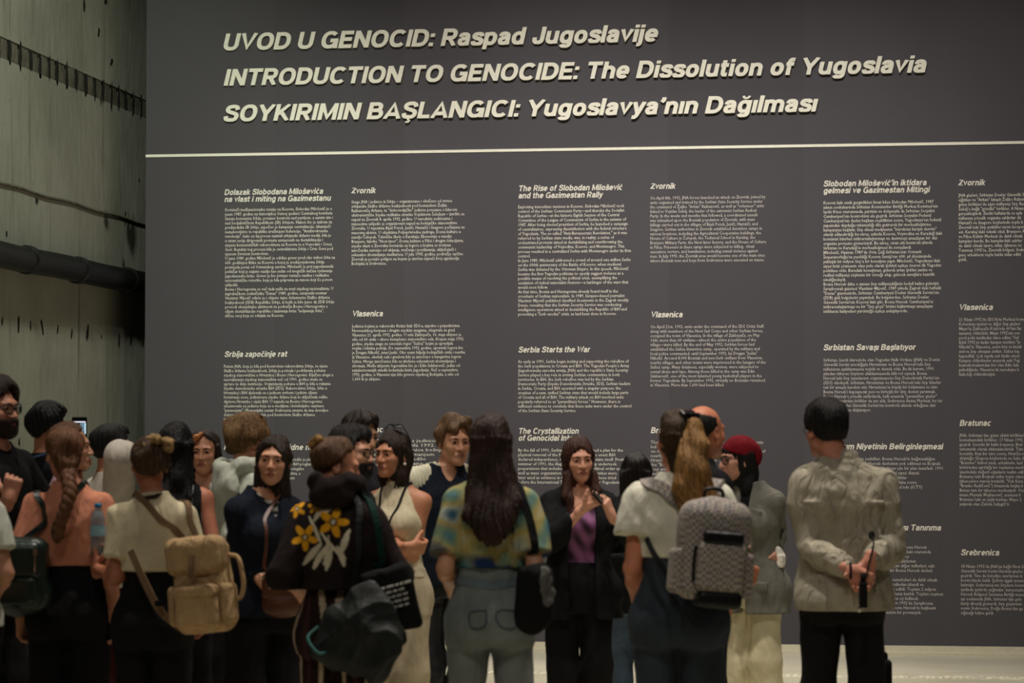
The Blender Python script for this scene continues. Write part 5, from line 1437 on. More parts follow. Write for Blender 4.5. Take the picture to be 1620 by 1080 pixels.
# woman with a blonde streak looking out
P = Person('woman facing out with dark tied hair and a pale orange front streak', 323, 676, 293, 8, head=(-12, 2, 0), skin=(206, 148, 118))
P.body(); P.brows(HBK); F = cap_hair(.015, seed=24, line=((-.068, .078), (.012, -.012), (.100, -.09)), amp=.003, n=44, burn=.01); P.hair(HD, F)
F = Field().chain([(-.004, -.055, .105), (-.030, -.078, .085), (-.056, -.066, .058), (-.072, -.035, .030)], [.012, .015, .014, .010]); F.disp(strands(3, .002, 50)); P.hair(hair_mat((196, 130, 72)), F, h=.005, name='dyed_streak')
for q in (-1, 1):
    F = Field().chain([(q * .075, -.01, .03), (q * .086, .03, -.05), (q * .072, .05, -.13)], [.02, .022, .015]); F.disp(strands(8, .003, 40)); P.hair(HD, F, name='side_lock', lo=(-.16, -.16, -.2))
P.top('top', cloth('dark_brown_top', (44, 34, 32)), sleeve=1.9, neck=.08); P.bottom('trousers', M_BLACK); P.shoes(M_BLACK)

# boy in the pale hoodie
P = Person('young man with bowl-cut light brown hair in a pale grey hoodie', 392, 655, 311, 128, male=True, head=(-8, 0, 0), skin=(196, 138, 106))
P.set_arm(-1, e=P.at(392, 860, -.08), w=P.at(425, 900, .0)); P.body(); F = cap_hair(.024, seed=25, front=.018, top=.006, line=((-.095, .030), (-.004, .004), (.100, -.085)), amp=.006, n=38, burn=.01); P.hair(hair_mat((112, 84, 52)), F)
HOO = cloth('pale_grey_fleece', (196, 200, 186)); P.top('hoodie', HOO, sleeve=1.9, sr=.028, fit=.03, hem=.90, loose=.012, neck=.075, seed=61, amp=.014); hood_part(P, HOO)
P.bottom('trousers', M_BLACK); P.shoes(M_BLACK)
_c = P.at(372, 878, -.28); B = Bag(P, 'shoulder_bag', 'black shoulder bag hanging from the diagonal strap of the pale hoodie man', 'bag', P.at(372, 930, -.28))
F = Field().box(_c, (.085, .04, .12), .03, .02, R=rotz(-30)); F.disp(wrinkle(3, .006, 20)); B.fld('pouch', F, M_STRAP)
B.band('strap', [_c + (0, 0, .11), P.at(386, 820, -.2), P.at(374, 778, -.17), P.at(356, 752, -.05), P.at(352, 752, .06), P.at(360, 790, .16)], .011, .002, M_STRAP, P.topF, .007)

# woman in the navy jacket, brown bag
P = Person('woman facing out with shoulder-length dark hair in a navy denim jacket', 422, 684, 345, 34, head=(-34, -2, 4), headx=8, skin=(206, 150, 118))
P.set_arm(-1, e=P.at(388, 850, -.06), w=P.at(412, 915, -.16)); P.set_arm(1, e=P.at(458, 850, .12), w=P.at(454, 915, .02))
P.body(); P.brows(HBK)
long_hair(P, HD, [(.012, .080, .10, .02), (-.05, .084, .08, .03), (-.15, .088, .065, .03), (-.22, .085, .05, .03), (-.26, .06, .03, .03)], gap=.062, top=.086, seed=7, n=36)
NAV = cloth('navy_denim', (24, 29, 40), var=.15); P.top('jacket', NAV, sleeve=1.95, sr=.026, fit=.024, hem=.87, loose=.02, neck=.078, vneck=.10, seed=71, amp=.013); P.hem = .9
P.topF0 = P.topF
st = lambda v: np.where((np.sin(v[:, 2:3] * 190) > 0), np.array([srgb(190, 186, 176)]), np.array([srgb(50, 50, 54)]))
P.top('striped_tee', cloth('striped_tee_print', (0, 0, 0), pattern=True), col=st, fit=.006, loose=.002, sleeve=.3, sr=.004, hem=.845, neck=.06, amp=.003); P.topF = P.topF0; P.hem = .87
collar(P, NAV, r=.072, hgt=.04, open_=.06)
P.bottom('trousers', M_BLACK, rk=.085, ra=.085); P.shoes(M_BLACK)
BRN = mat('brown_leather', srgb(86, 48, 30), rough=.42, var=.22, scale=9, bump=.2, bscale=90, spec=.45)
_c = P.at(448, 938, -.20); B = Bag(P, 'crossbody_bag', 'brown leather crossbody bag at the hip of the navy jacket woman', 'bag', P.at(448, 972, -.2))
R_ = rotz(-38); F = Field().box(_c, (.088, .035, .085), .03, .02, R=R_).ell(_c + (0, 0, -.05), (.085, .05, .06), k=.03, R=R_); B.fld('pouch', F, BRN)
B.fld('flap', Field().box(_c + R_ @ np.array([0, -.03, .035]), (.09, .018, .055), .015, .01, R=R_), BRN)
T = both(P.topF, P.botF)
B.band('strap', [_c + (-.03, 0, .07), P.at(436, 860, -.25), P.at(430, 800, -.2), P.at(455, 758, -.04), P.at(462, 768, .08)], .008, .002, BRN, T, .006)
_k = P.at(415, 910, -.27); B.vf('ring', *sweep([_k + (.013 * math.cos(t), 0, .013 * math.sin(t)) for t in np.linspace(0, 6.28, 14, endpoint=False)], ring(.0028, 6), closed=True), M_METAL)
# ------------------------------------------------------------------ visitors in the middle
# man with glasses and black beard
P = Person('bearded man with black hair and glasses in profile behind the flower hoodie', 553, 672, 332, 68, male=True, skin=(200, 146, 118))
P.body(); P.brows(HBK, .005); P.hair(HBK, cap_hair(.018, seed=27, front=.016, top=.008, amp=.005, line=((-.082, .060), (.004, .0), (.098, -.08)), burn=.03)); beard(P, HBK, .008); P.glasses(w=.026)
P.top('shirt', cloth('dark_grey_shirt', (40, 40, 42)), sleeve=1.9); P.bottom('trousers', M_BLACK); P.shoes(M_BLACK); collar(P, cloth('olive_collar', (92, 90, 64)))
# tall man
P = Person('tall clean-shaven man with swept dark hair, head above the others near the wall', 569, 650, 296, 42, male=True, head=(0, 4, 0), skin=(204, 152, 122))
P.body(); P.brows(HD, .005); P.hair(HD, cap_hair(.014, seed=28, front=.018, top=.010, amp=.004, line=((-.080, .066), (.004, .006), (.098, -.06)), burn=.015))
P.top('shirt', cloth('dark_shirt', (36, 36, 40)), sleeve=1.9); P.bottom('trousers', M_BLACK); P.shoes(M_BLACK)

# flower hoodie
P = Person('woman in a dark hoodie printed with yellow flowers, hair in a bun', 536, 690, 380, 166, head=(-64, 12, 0), headx=-3, skin=(206, 142, 112), face=True, wide=1.05, hair_h=.014)
P.set_arm(1, e=P.at(462, 880, -.06), w=P.at(474, 935, .14)); P.set_arm(-1, e=P.at(612, 870, -.06), w=P.at(600, 905, .18))
P.body(); P.brows(HBR)
F = cap_hair(.012, seed=29, line=((-.048, .088), (.016, .004), (.100, -.075)), amp=.004, n=44); P.hair(HBR, F)
F = Field(); r_ = random.Random(9)
for i in range(16):
    a = r_.uniform(0, 6.28); F.ell((.005 + r_.uniform(-.02, .02), .104 + .030 * math.cos(a), .062 + .034 * math.sin(a)), (.018, r_.uniform(.014, .024), r_.uniform(.012, .02)), k=.01)
F.disp(strands(4, .003, 30)); P.hair(hair_mat((150, 112, 62)), F, h=.005, name='bun', lo=(-.1, .0, -.02), hi=(.1, .2, .15))
tube_obj('scrunchie', [P.H(.004 + .0 * t, .083 + .012 * math.sin(t), .058 + .030 * math.cos(t)) for t in np.linspace(0, 6.28, 10)], .012, cloth('pink_scrunchie', (176, 104, 104)), P.root, per=2)
FL = [(531, 824, 25), (486, 848, 22), (471, 804, 15), (500, 800, 12)]
LV = [((536, 782), (512, 800), (500, 822), 9), ((545, 790), (520, 806), (508, 812), 7), ((492, 816), (504, 836), (512, 858), 5), ((512, 858), (498, 872), (484, 890), 9), ((520, 862), (508, 880), (500, 896), 8),
      ((528, 864), (524, 882), (520, 898), 8), ((538, 862), (546, 876), (548, 892), 8), ((556, 836), (548, 856), (544, 872), 9), ((524, 846), (522, 868), (516, 890), 4), ((512, 840), (530, 866), (550, 880), 5)]
def flowers(v):
    k = P.sc; c, n = math.cos(P.hd), math.sin(P.hd)
    X = P.px + (v[:, 0] * c - v[:, 1] * n) * k; Y = HOR - (v[:, 2] - CAMH) * k
    out = np.tile(np.array(srgb(34, 26, 25)), (len(v), 1)); back = v[:, 1] > .02
    cream, yel, cen = np.array(srgb(206, 196, 170)), np.array(srgb(226, 160, 34)), np.array(srgb(70, 44, 16))
    for p0, p1, p2, w in LV:
        for t in np.linspace(0, 1, 24):
            x = (1 - t) ** 2 * p0[0] + 2 * t * (1 - t) * p1[0] + t * t * p2[0]; y = (1 - t) ** 2 * p0[1] + 2 * t * (1 - t) * p1[1] + t * t * p2[1]
            out[back & ((X - x) ** 2 + (Y - y) ** 2 < (w * .5 * math.sin(math.pi * (.08 + .84 * t)) + .8) ** 2)] = cream
    for i, (x, y, r) in enumerate(FL):
        d = np.hypot(X - x, Y - y); th = np.arctan2(Y - y, X - x) + i
        m = back & (d < r * (.72 + .28 * np.cos(5 * th))); out[m] = yel
        out[m & (np.abs(np.sin(2.5 * th)) > .97) & (d > r * .3)] = cen
        out[back & (d < r * .26)] = cen; out[back & (d < r * .15)] = cream
    return out
HOOD = cloth('flower_print_fleece', (0, 0, 0), pattern=True, var=.12)
P.top('hoodie', HOOD, h=.0042, col=flowers, sleeve=1.85, sr=.034, fit=.034, hem=zpx(P, 930) / P.u, loose=.03, neck=.07, seed=81, amp=.015); hood_part(P, cloth('dark_brown_fleece', (34, 26, 25)), z=1.54, w=.098, back=.10, seed=9, pouch=(.10, .045, .055), drop=.045)
def stripes(v):
    a = np.arctan2(v[:, 1], v[:, 0] - np.sign(v[:, 0]) * .10); s = np.sin(a * 6 + v[:, 2] * 2.2 + .6 * np.sin(v[:, 2] * 5))
    return np.where((s > .87)[:, None], np.array([srgb(176, 156, 132)]), np.where((s < -.85)[:, None], np.array([srgb(58, 36, 33)]), np.array([srgb(36, 24, 22)])))
P.bottom('trousers', cloth('striped_brown_trousers', (0, 0, 0), pattern=True), h=.0065, col=stripes, rk=.09, ra=.10, amp=.010, freq=12); P.shoes(M_BLACK)
TOTE = cloth('black_tote_canvas', (20, 21, 21)); DKG = mat('dark_green_nylon', srgb(10, 17, 15), rough=.62, var=.3, scale=8, bump=.5, bscale=30, spec=.4)
_c = P.at(618, 948, -.16); R_ = rotz(28); B = Bag(P, 'tote_bag', 'black canvas tote bag with blurred white print carried by the flower hoodie woman', 'bag', P.at(618, 1000, -.16))
F = Field().box(_c, (.105, .035, .135), .025, .02, R=R_ @ np.array(Matrix.Rotation(math.radians(14), 3, 'Y'))); F.disp(wrinkle(21, .008, 16)); B.fld('pouch', F, TOTE)
PRN = mat('white_tote_print', srgb(176, 174, 166), rough=.8, bump=0); r_ = random.Random(2); q_ = []
for i in range(5):
    xx = -.06
    while xx < .05:
        w = r_.uniform(.010, .03); a = [_c + R_ @ np.array([-x, .052, .055 - .022 * i + z + .25 * x]) for x, z in ((xx, 0), (xx + w, 0), (xx + w, .009), (xx, .009))]
        q_.append((a + [p - R_ @ np.array([0, .02, 0]) for p in a], [(3, 2, 1, 0), (4, 5, 6, 7), (0, 1, 5, 4), (1, 2, 6, 5), (2, 3, 7, 6), (3, 0, 4, 7)])); xx += w + .007
B.vf('print', *join_vf(q_), PRN, smooth=False)
B.band('strap', [_c + (.03, 0, .12), P.at(600, 860, -.17), P.at(592, 790, -.13), P.at(588, 762, .0), P.at(592, 790, .12), P.at(606, 860, .16)], .014, .003, cloth('dark_green_strap', (20, 48, 42)), P.topF, .008)
_c = P.at(566, 1002, -.24); B = Bag(P, 'sack_bag', 'slack dark green sack bag hanging low behind the flower hoodie woman', 'bag', P.at(566, 1062, -.24))
F = Field().box(_c + (0, 0, -.03), (.175, .075, .125), .07, .03, R=np.array(Matrix.Rotation(math.radians(-16), 3, 'Y'))).ell(_c + (-.05, .0, .09), (.11, .06, .12), k=.06); F.disp(wrinkle(22, .026, 19)); B.fld('pouch', F, DKG)
B.tube('handle', [_c + (.16, .02, .03), P.at(488, 1008, -.27), P.at(505, 1032, -.30), _c + (.10, .05, -.06)], .007, mat('teal_cord', srgb(30, 86, 82), rough=.5))
B.band('strap', [_c + (.03, 0, .12), P.at(574, 900, -.22), P.at(572, 840, -.2), P.at(566, 780, -.12), P.at(566, 758, .0), P.at(572, 800, .14)], .013, .003, DKG, P.topF, .008)

# woman in beige with crossed arms
P = Person('woman with crossed arms in a beige sleeveless top, sunglasses pushed up on her hair', 628, 678, 316, -22, head=(-14, -2, 0), headx=-6, skin=(190, 130, 98), bust=1.12)
P.set_arm(1, w=P.at(603, 845, -.235), e=P.at(668, 868, -.02), curl=.55, palm=(0, 1, .2))
P.set_arm(-1, w=P.at(650, 864, -.25), e=P.at(588, 862, -.06), curl=.9, fdir=P.v2l(.8, .55) + (0, 0, -.1), palm=(0, 1, .2))
P.body(); P.brows(HBK, .005)
long_hair(P, HD, [(.012, .080, .10, .02), (-.05, .082, .08, .03), (-.14, .084, .065, .035), (-.22, .080, .05, .04), (-.30, .05, .03, .05)], gap=.062, top=.084, seed=33, n=40)
BGE = cloth('beige_rib_knit', (206, 194, 164)); P.top('top', BGE, sleeve=0, hem=.985, neck=.05, neckz=1.50, fit=.008, loose=.002, seed=91, amp=.006)
collar(P, BGE, r=.052, hgt=.055, z=1.455, name='high_neck')
P.hem = 1.0; P.bottom('trousers', cloth('greige_trousers', (184, 170, 144)), rk=.09, ra=.105, amp=.011); P.shoes(M_BLACK)
lanyard(P, cloth('black_lanyard', (30, 28, 28)), zdrop=1.16, width=.006)
_e = P.H(.080, .008, -.048); obj('earring', make_mesh('earring', *sphere_vf(_e, .0085, 12, 8)[:2], mat('pearl', srgb(230, 224, 205), rough=.2, bump=0)), P.root)
_g = P.glasses(w=.028, hgt=.02, r=.003)
for o in list(_g.children): o.location = (0, 0, 0)
_g.name = 'sunglasses'; _M = Matrix.Translation(P.hc.tolist()) @ Matrix(P.hR.tolist()).to_4x4() @ Matrix.Translation((0, .012, .128)) @ Matrix.Rotation(math.radians(-62), 4, 'X') @ Matrix.Translation((0, .075, 0)) @ Matrix(P.hR.tolist()).to_4x4().inverted() @ Matrix.Translation((-P.hc).tolist())
_g.matrix_basis = _M
# curly-haired man with a cream knit over the shoulders
P = Person('man with curly brown hair in a navy top, cream ribbed knit over his shoulder', 706, 658, 299, 18, male=True, headx=12, skin=(206, 150, 120), head=(4, 2, 0))
P.body(); P.brows(HBR, .005)
F = cap_hair(.016, seed=34, front=.012, top=.012, amp=.004, lump=1.6, line=((-.080, .068), (.004, .002), (.098, -.07)), burn=.03); P.hair(hair_mat((104, 76, 50)), F)
P.top('jumper', cloth('navy_jumper', (24, 30, 42)), sleeve=1.9, sr=.024, fit=.026, hem=.86, seed=95, amp=.012, vneck=.05)
KN = cloth('cream_rib_knit', (212, 208, 184)); u = P.u
F = Field()
for q in (1, -1):
    F.cone((q * .05 * u, .012, 1.455 * u), P.sh[q] + (q * .02, 0, .022), .074 * u, .084 * u, k=.04); F.cone(P.sh[q] + (q * .02, 0, .02), P.sh[q] * .45 + P.arm[q]['e'] * .55 + (q * .02, 0, 0), .084 * u, .078 * u, k=.03)
F.cone((0, .02, 1.43 * u), (0, .03, 1.5 * u), .06 * u, .056 * u, k=.03, m='s'); F.box((.0, -.14, 1.3 * u), (.055, .12, .2), .02, k=.02, m='s'); F.cut((0, 0, 1.23 * u), (0, 0, -1))
F.disp(lambda p: (np.sin(p[:, 0] * 330) * .0030).astype(f32)); F.disp(wrinkle(6, .006, 14))
P.put('shoulder_knit', F, KN, .0058, (-.36, -.2, 1.15 * u), (.36, .25, 1.62 * u))
SHN = mat('black_coated_trousers', srgb(26, 28, 30), rough=.4, var=.3, scale=6, bump=.4, bscale=24, spec=.4)
P.bottom('trousers', SHN, rk=.085, ra=.09, amp=.014); P.shoes(M_BLACK)

# tie-dye woman
P = Person('woman with very long brown hair in a blue and yellow tie-dye tee, from behind', 776, 650, 384, 184, stance=.012, skin=(200, 146, 116))
P.set_arm(1, e=P.at(706, 885, -.10), w=P.at(712, 925, .14)); P.set_arm(-1, e=P.at(844, 890, -.06), w=P.at(842, 975, .05))
P.body()
def tiedye(v):
    x, y, z = v[:, 0], v[:, 1], v[:, 2]; r = np.random.default_rng(5)
    n1 = np.sin(x * 21 + 3 * np.sin(z * 14)) + np.sin(z * 25 + 4 * np.sin(x * 13 + y * 9)); n2 = np.sin((x + z) * 31 + 2 * np.sin(y * 20 + z * 8)) + np.sin((z - x) * 17)
    pal = [np.array(srgb(*c)) for c in ((40, 70, 100), (82, 124, 130), (128, 144, 112), (176, 156, 92), (164, 172, 160), (56, 94, 122))]
    t = np.clip((n1 * .55 + n2 * .45 + 1.7) / 3.4, 0, .999) * 5; i = t.astype(int); fr = (t - i)[:, None]; P_ = np.array(pal); c = P_[i] * (1 - fr) + P_[np.minimum(i + 1, 5)] * fr
    zz = z / P.u; rim = np.clip((1.135 + .05 * np.abs(np.abs(x) - .10) / .1 + .03 * n1 - zz) / .05, 0, 1)[:, None]
    return c * (1 - rim) + np.array(srgb(28, 50, 88)) * rim
P.top('tie_dye_tee', cloth('tie_dye_print', (0, 0, 0), pattern=True), h=.006, col=tiedye, sleeve=.80, sr=.022, fit=.016, hem=zpx(P, 896) / P.u, loose=.02, seed=101, amp=.013)
JEA = cloth('grey_blue_denim', (116, 122, 121), var=.22, scale=7); P.hem = zpx(P, 900) / P.u - .02
P.bottom('jeans', JEA, rk=.074, ra=.08, amp=.010, seat=.006); P.shoes(M_BLACK)
Tb = P.botF; bz = zpx(P, 908)
pts = [(.20 * math.cos(t), .20 * math.sin(t), bz - .012) for t in np.linspace(0, 2 * math.pi, 30)]
P.strap(pts, cloth('denim_waistband', (96, 108, 114)), .017, .003, F=Tb, off=.003, per=1, name='waistband')
for q in (1, -1):
    cx = q * .075; pk = [(cx + dx, .3, bz - dz) for dx, dz in ((-.058, .075), (.058, .075), (.052, .19), (0, .215), (-.052, .19), (-.058, .075))]
    P.strap(pk, cloth('denim_stitching', (70, 80, 86)), .003, .0018, F=Tb, off=.002, per=5, name='pocket_seam')
lz = lambda y: (zpx(P, y) - P.hc[2]) / P.hs
long_hair(P, hair_mat((50, 33, 24)), [(.012, .084, .105, .02), (-.05, .090, .095, .035), (-.16, .104, .07, .075), (-.26, .114, .05, .13), (-.32, .106, .042, .155), (-.37, .082, .034, .170), (-.405, .052, .026, .176), (-.435, .022, .014, .18)], gap=.06, n=52, amp=.0045, lump=.3)
_c = P.at(845, 935, -.12); R_ = rotz(40); B = Bag(P, 'shoulder_bag', 'black shoulder bag with a pale crumpled patch at the side of the tie-dye woman', 'bag', P.at(845, 1002, -.12))
F = Field().box(_c + (0, 0, -.02), (.075, .05, .13), .04, .02, R=R_).ell(_c + (0, 0, -.11), (.05, .05, .06), k=.04); F.disp(wrinkle(31, .012, 16)); B.fld('pouch', F, TOTE)
F = Field(); 
for i, (dx, dz) in enumerate(((0, .08), (-.02, .045), (-.03, .0), (.015, .05), (-.005, .02), (-.02, -.04))): F.ell(_c + R_ @ np.array([dx, .045, dz]), (.032, .018, .026), k=.02)
F.disp(wrinkle(32, .010, 40)); B.fld('crumpled_print', F, cloth('grey_crumpled_print', (92, 92, 88)), .005)
B.band('strap', [_c + (0, 0, .10), P.at(846, 860, -.12), P.at(836, 800, -.14), P.at(826, 762, -.06), P.at(824, 756, .02), P.at(830, 790, .13), P.at(842, 860, .12)], .016, .003, M_STRAP, P.topF, .008)

# woman in black blazer with phone
P = Person('woman in a black blazer and purple top holding a phone in both hands', 916, 687, 308, 6, head=(6, 3, -3), headx=-1, skin=(214, 156, 130))
P.set_arm(-1, w=P.at(922, 805, -.27), pole=(-.8, .3, -1), curl=.75, fdir=P.v2l(.85, -.2) + (0, 0, .42), palm=(.1, .1, 1), thumb=.5, fine=True)
P.set_arm(1, w=P.at(967, 815, -.24), pole=(.9, .3, -1), curl=.65, fdir=P.v2l(-.35, -.3) + (0, 0, .85), palm=P.v2l(-.8, .5), thumb=.6, fine=True)
P.body(); P.brows(HAU)
long_hair(P, hair_mat((64, 36, 28)), [(.012, .080, .10, .02), (-.05, .082, .085, .03), (-.16, .088, .07, .035), (-.26, .095, .06, .03), (-.34, .085, .045, .03), (-.40, .06, .03, .05)], gap=.059, top=.080, seed=36, n=46, lump=.3,
          locks=[([(-.074, -.03, -.08), (-.086, -.07, -.20), (-.080, -.10, -.32)], [.022, .030, .016]), ([(.074, -.03, -.08), (.082, -.06, -.17), (.080, -.08, -.26)], [.02, .024, .012])])
pu = lambda v: np.clip(np.array([srgb(118, 74, 110)]) * (1 + .5 * np.sin(v[:, 2:3] * 62 + 2 * np.sin(v[:, :1] * 30)) + .35 * np.sin(v[:, :1] * 90 + v[:, 2:3] * 40)), .02, 1)
P.top('purple_top', cloth('purple_print', (0, 0, 0), pattern=True, rough=.5), col=pu, fit=.007, loose=.004, sleeve=.0, hem=.98, neck=.098, neckz=1.40, amp=.004, vneck=.03)
P.hem = 1.06; P.bottom('trousers', cloth('black_wide_trousers', (20, 20, 21)), rk=.088, ra=.105, amp=.009, waist=1.07); P.shoes(M_BLACK)
P.top('blazer', cloth('black_blazer', (22, 22, 24)), sleeve=1.75, sr=.026, fit=.030, hem=.76, loose=.02, flare=.02, neck=.085, vneck=.12, front=.068, seed=111, amp=.010)
_c = P.at(946, 786, -.34); R_ = np.array(Matrix.Rotation(math.radians(48), 3, 'Y') @ Matrix.Rotation(math.radians(-78), 3, 'X')); B = Bag(P, 'phone', 'dark phone held between the hands of the black blazer woman', 'phone', _c - (0, 0, .05))
B.fld('case', Field().box(_c, (.036, .0045, .074), .004, .004, R=R_), mat('black_phone_case', (0, 0, 0)), .003)
B.vf('screen', [_c + R_ @ np.array([x, y, z]) for y in (.0052, .0046) for x, z in ((-.033, -.07), (.033, -.07), (.033, .07), (-.033, .07))], [(3, 2, 1, 0), (4, 5, 6, 7), (0, 1, 5, 4), (1, 2, 6, 5), (2, 3, 7, 6), (3, 0, 4, 7)], mat('grey_phone_glass', srgb(60, 66, 70), rough=.15, bump=0, spec=.6), smooth=False)
tube_obj('ring', [P.arm[1]['w'] + P.arm[1]['d'] * .11 + (.011 * math.cos(t), -.012, .011 * math.sin(t)) for t in np.linspace(0, 6.28, 10)], .002, M_METAL, P.root, per=1)
# ------------------------------------------------------------------ visitors on the other side
P = Person('short dark-haired person in black jacket and blue jeans behind the blonde ponytail woman', 1006, 713, 288, 172, skin=(190, 136, 110))
P.body(h=.0095); long_hair(P, HB, [(.012, .095, .10, .02), (-.05, .096, .09, .03), (-.13, .09, .07, .04), (-.18, .07, .05, .05)], gap=.056, seed=38)
P.top('jacket', M_BLACK, sleeve=1.9, sr=.025, fit=.024, hem=.90); P.bottom('jeans', cloth('blue_denim', (82, 98, 118), var=.2), rk=.07, ra=.06); P.shoes(M_BLACK)
_c = P.at(976, 922, -.18); B = Bag(P, 'shoulder_bag', 'plain black bag hanging beside the bare arm of the white tee woman', 'bag', P.at(976, 980, -.18))
F = Field().box(_c, (.075, .04, .165), .035, .02); F.disp(wrinkle(41, .010, 15)); B.fld('pouch', F, TOTE)
B.band('strap', [_c + (0, 0, .15), P.at(978, 830, -.14), P.at(984, 790, -.06), P.at(985, 785, .02), P.at(982, 830, .1)], .011, .002, M_STRAP, P.topF, .007)

# bald man
P = Person('bald man with dark hair at the sides in a black collared jacket', 1102, 642, 344, 122, male=True, headx=10, head=(14, 0, 0), hair_h=.0, skin=(196, 124, 94))
for q in (1, -1): P.set_arm(q, e=P.sh[q] + (0, .0, -.28), w=P.sh[q] + (-q * .06, -.2, -.38))
P.body(); F = cap_hair(.0065, seed=39, line=((-.03, .12), (.022, .004), (.098, -.085)), amp=.0012, n=60, lump=.2)
F.ell((0, .002, .085), (.070, .095, .062), k=.012, m='s'); P.hair(HB, F, h=.005)
P.top('jacket', M_BLACK, sleeve=1.9, sr=.02, fit=.022, hem=.85); collar(P, M_BLACK, r=.068, hgt=.05, z=1.43, th=.01)
P.bottom('trousers', cloth('charcoal_trousers', (30, 29, 30))); P.shoes(M_BLACK)

# woman with red beanie
P = Person('woman in a red beanie and round glasses with a long grey blazer and cream trousers', 1186, 687, 299, -26, wide=.92, head=(-36, 0, 0), headx=-20, skin=(206, 150, 128), hair_h=.026)
P.set_arm(1, e=P.at(1224, 815, .05), w=P.at(1226, 872, -.03), curl=.9); P.set_arm(-1, w=P.at(1160, 880, -.12), pole=(-.6, .6, 0))
P.body(); P.brows(HBK); P.glasses(w=.026, hgt=.024, r=.0022)
long_hair(P, HBK, [(.03, .080, .085, .03), (-.05, .088, .075, .045), (-.14, .085, .065, .055), (-.22, .08, .055, .055), (-.255, .065, .04, .055)], gap=.062, top=.05, seed=43, n=44)
F = Field().ell((0, .026, .042), (.094, .112, .100)).ell((0, .10, .02), (.072, .05, .07), k=.04)
def trim(p): return ((np.interp(p[:, 1], [-.1, -.02, .13], [.052, .030, -.035]).astype(f32) - p[:, 2]) * f32(.9))
F.ops.append(('f', 'i', .012, trim, None, A(0, 0, 0), 0.0, None)); F.disp(wrinkle(51, .003, 24)); F.disp(lambda p: (np.sin(np.arctan2(p[:, 0], p[:, 1] - .03) * 70) * .0012).astype(f32))
BN = cloth('red_beanie_knit', (116, 20, 31)); P.hair(BN, F, h=.005, name='beanie')
P.top('black_top', M_BLACK, fit=.008, loose=.004, sleeve=.0, hem=.95, neck=.06, amp=.003)
GRB = cloth('grey_wool_blazer', (112, 110, 101), var=.16)
def lap(F):
    for q in (1, -1): F.box((q * .062 * P.u, -.125, 1.24 * P.u), (.028, .012, .11), .008, k=.012, R=np.array(Matrix.Rotation(math.radians(q * 16), 3, 'Y')))
    for q in (1, -1): F.box((q * .105 * P.u, -.135, .92 * P.u), (.055, .014, .022), .006, k=.008)
P.hem = 1.0; P.bottom('trousers', cloth('cream_wide_trousers', (214, 204, 170)), rk=.092, ra=.112, amp=.010); P.shoes(cloth('pale_shoes', (180, 172, 150)))
P.top('blazer', GRB, sleeve=1.88, sr=.024, fit=.028, hem=zpx(P, 968) / P.u, loose=.022, flare=.015, neck=.06, vneck=.16, front=.022, extra=lap, seed=121, amp=.007, sh_drop=-.008)
_c = P.at(1229, 886, -.06); B = Bag(P, 'paper_bundle', 'crumpled white paper in the hand of the red beanie woman', 'paper', _c - (0, 0, .05))
F = Field().cone(_c + (0, 0, .042), _c + (-.012, 0, -.03), .030, .026).box(_c + (.005, -.01, .0), (.036, .030, .035), .012, .02); F.disp(wrinkle(52, .010, 34)); B.fld('paper', F, cloth('white_paper', (232, 228, 214), bump=.1), .0045)

# blonde ponytail woman with the checked backpack
P = Person('woman with a blonde half ponytail in white tee and dark jeans seen from behind', 1074, 644, 387, 174, head=(36, 0, 0), headx=-2, skin=(202, 130, 98), wide=1.10, stance=.012)
P.set_arm(1, e=P.at(1000, 880, -.05), w=P.at(1012, 968, .12)); P.set_arm(-1, e=P.at(1160, 880, -.03), w=P.at(1150, 960, .14))
P.body(); WT = cloth('white_tee', (226, 222, 204)); P.top('tee', WT, sleeve=.52, sr=.034, fit=.022, hem=zpx(P, 880) / P.u, loose=.014, seed=131, amp=.013, neck=.07)
P.bottom('jeans', cloth('dark_blue_denim', (54, 62, 70), var=.22, scale=7), rk=.080, ra=.088, amp=.010, seat=.010); P.shoes(M_BLACK)
lz = lambda y: (zpx(P, y) - P.hc[2]) / P.hs
long_hair(P, hair_mat((66, 48, 32)), [(.012, .082, .102, .02), (-.04, .082, .075, .045), (-.11, .075, .05, .065), (-.17, .05, .03, .09)], gap=.062, n=46)
F = Field().chain([(.0, .118, .06), (.01, .150, -.03), (.03, .165, -.14), (.01, .175, -.26), (-.04, .185, -.34), (-.10, .185, -.38)], [.026, .046, .064, .070, .055, .022], k=.03)
F.chain([(.0, .118, .05), (.045, .150, -.08), (.065, .165, -.20), (.04, .185, -.30), (-.01, .19, -.37)], [.03, .046, .056, .05, .018], k=.03)
F.disp(strands(9, .005, 60, fz=5, lump=.3)); P.hair(hair_mat((146, 106, 58)), F, name='ponytail', lo=(-.26, .02, -.5), hi=(.12, .30, .13))
F = Field().box((0, .080, .108), (.036, .024, .010), .010, .01, R=np.array(Matrix.Rotation(math.radians(-35), 3, 'X')))
for i in range(5): F.box((-.032 + .016 * i, .108, .095), (.004, .010, .020), .003, .004)
P.hair(M_FRAMES, F, h=.004, name='hair_clip')
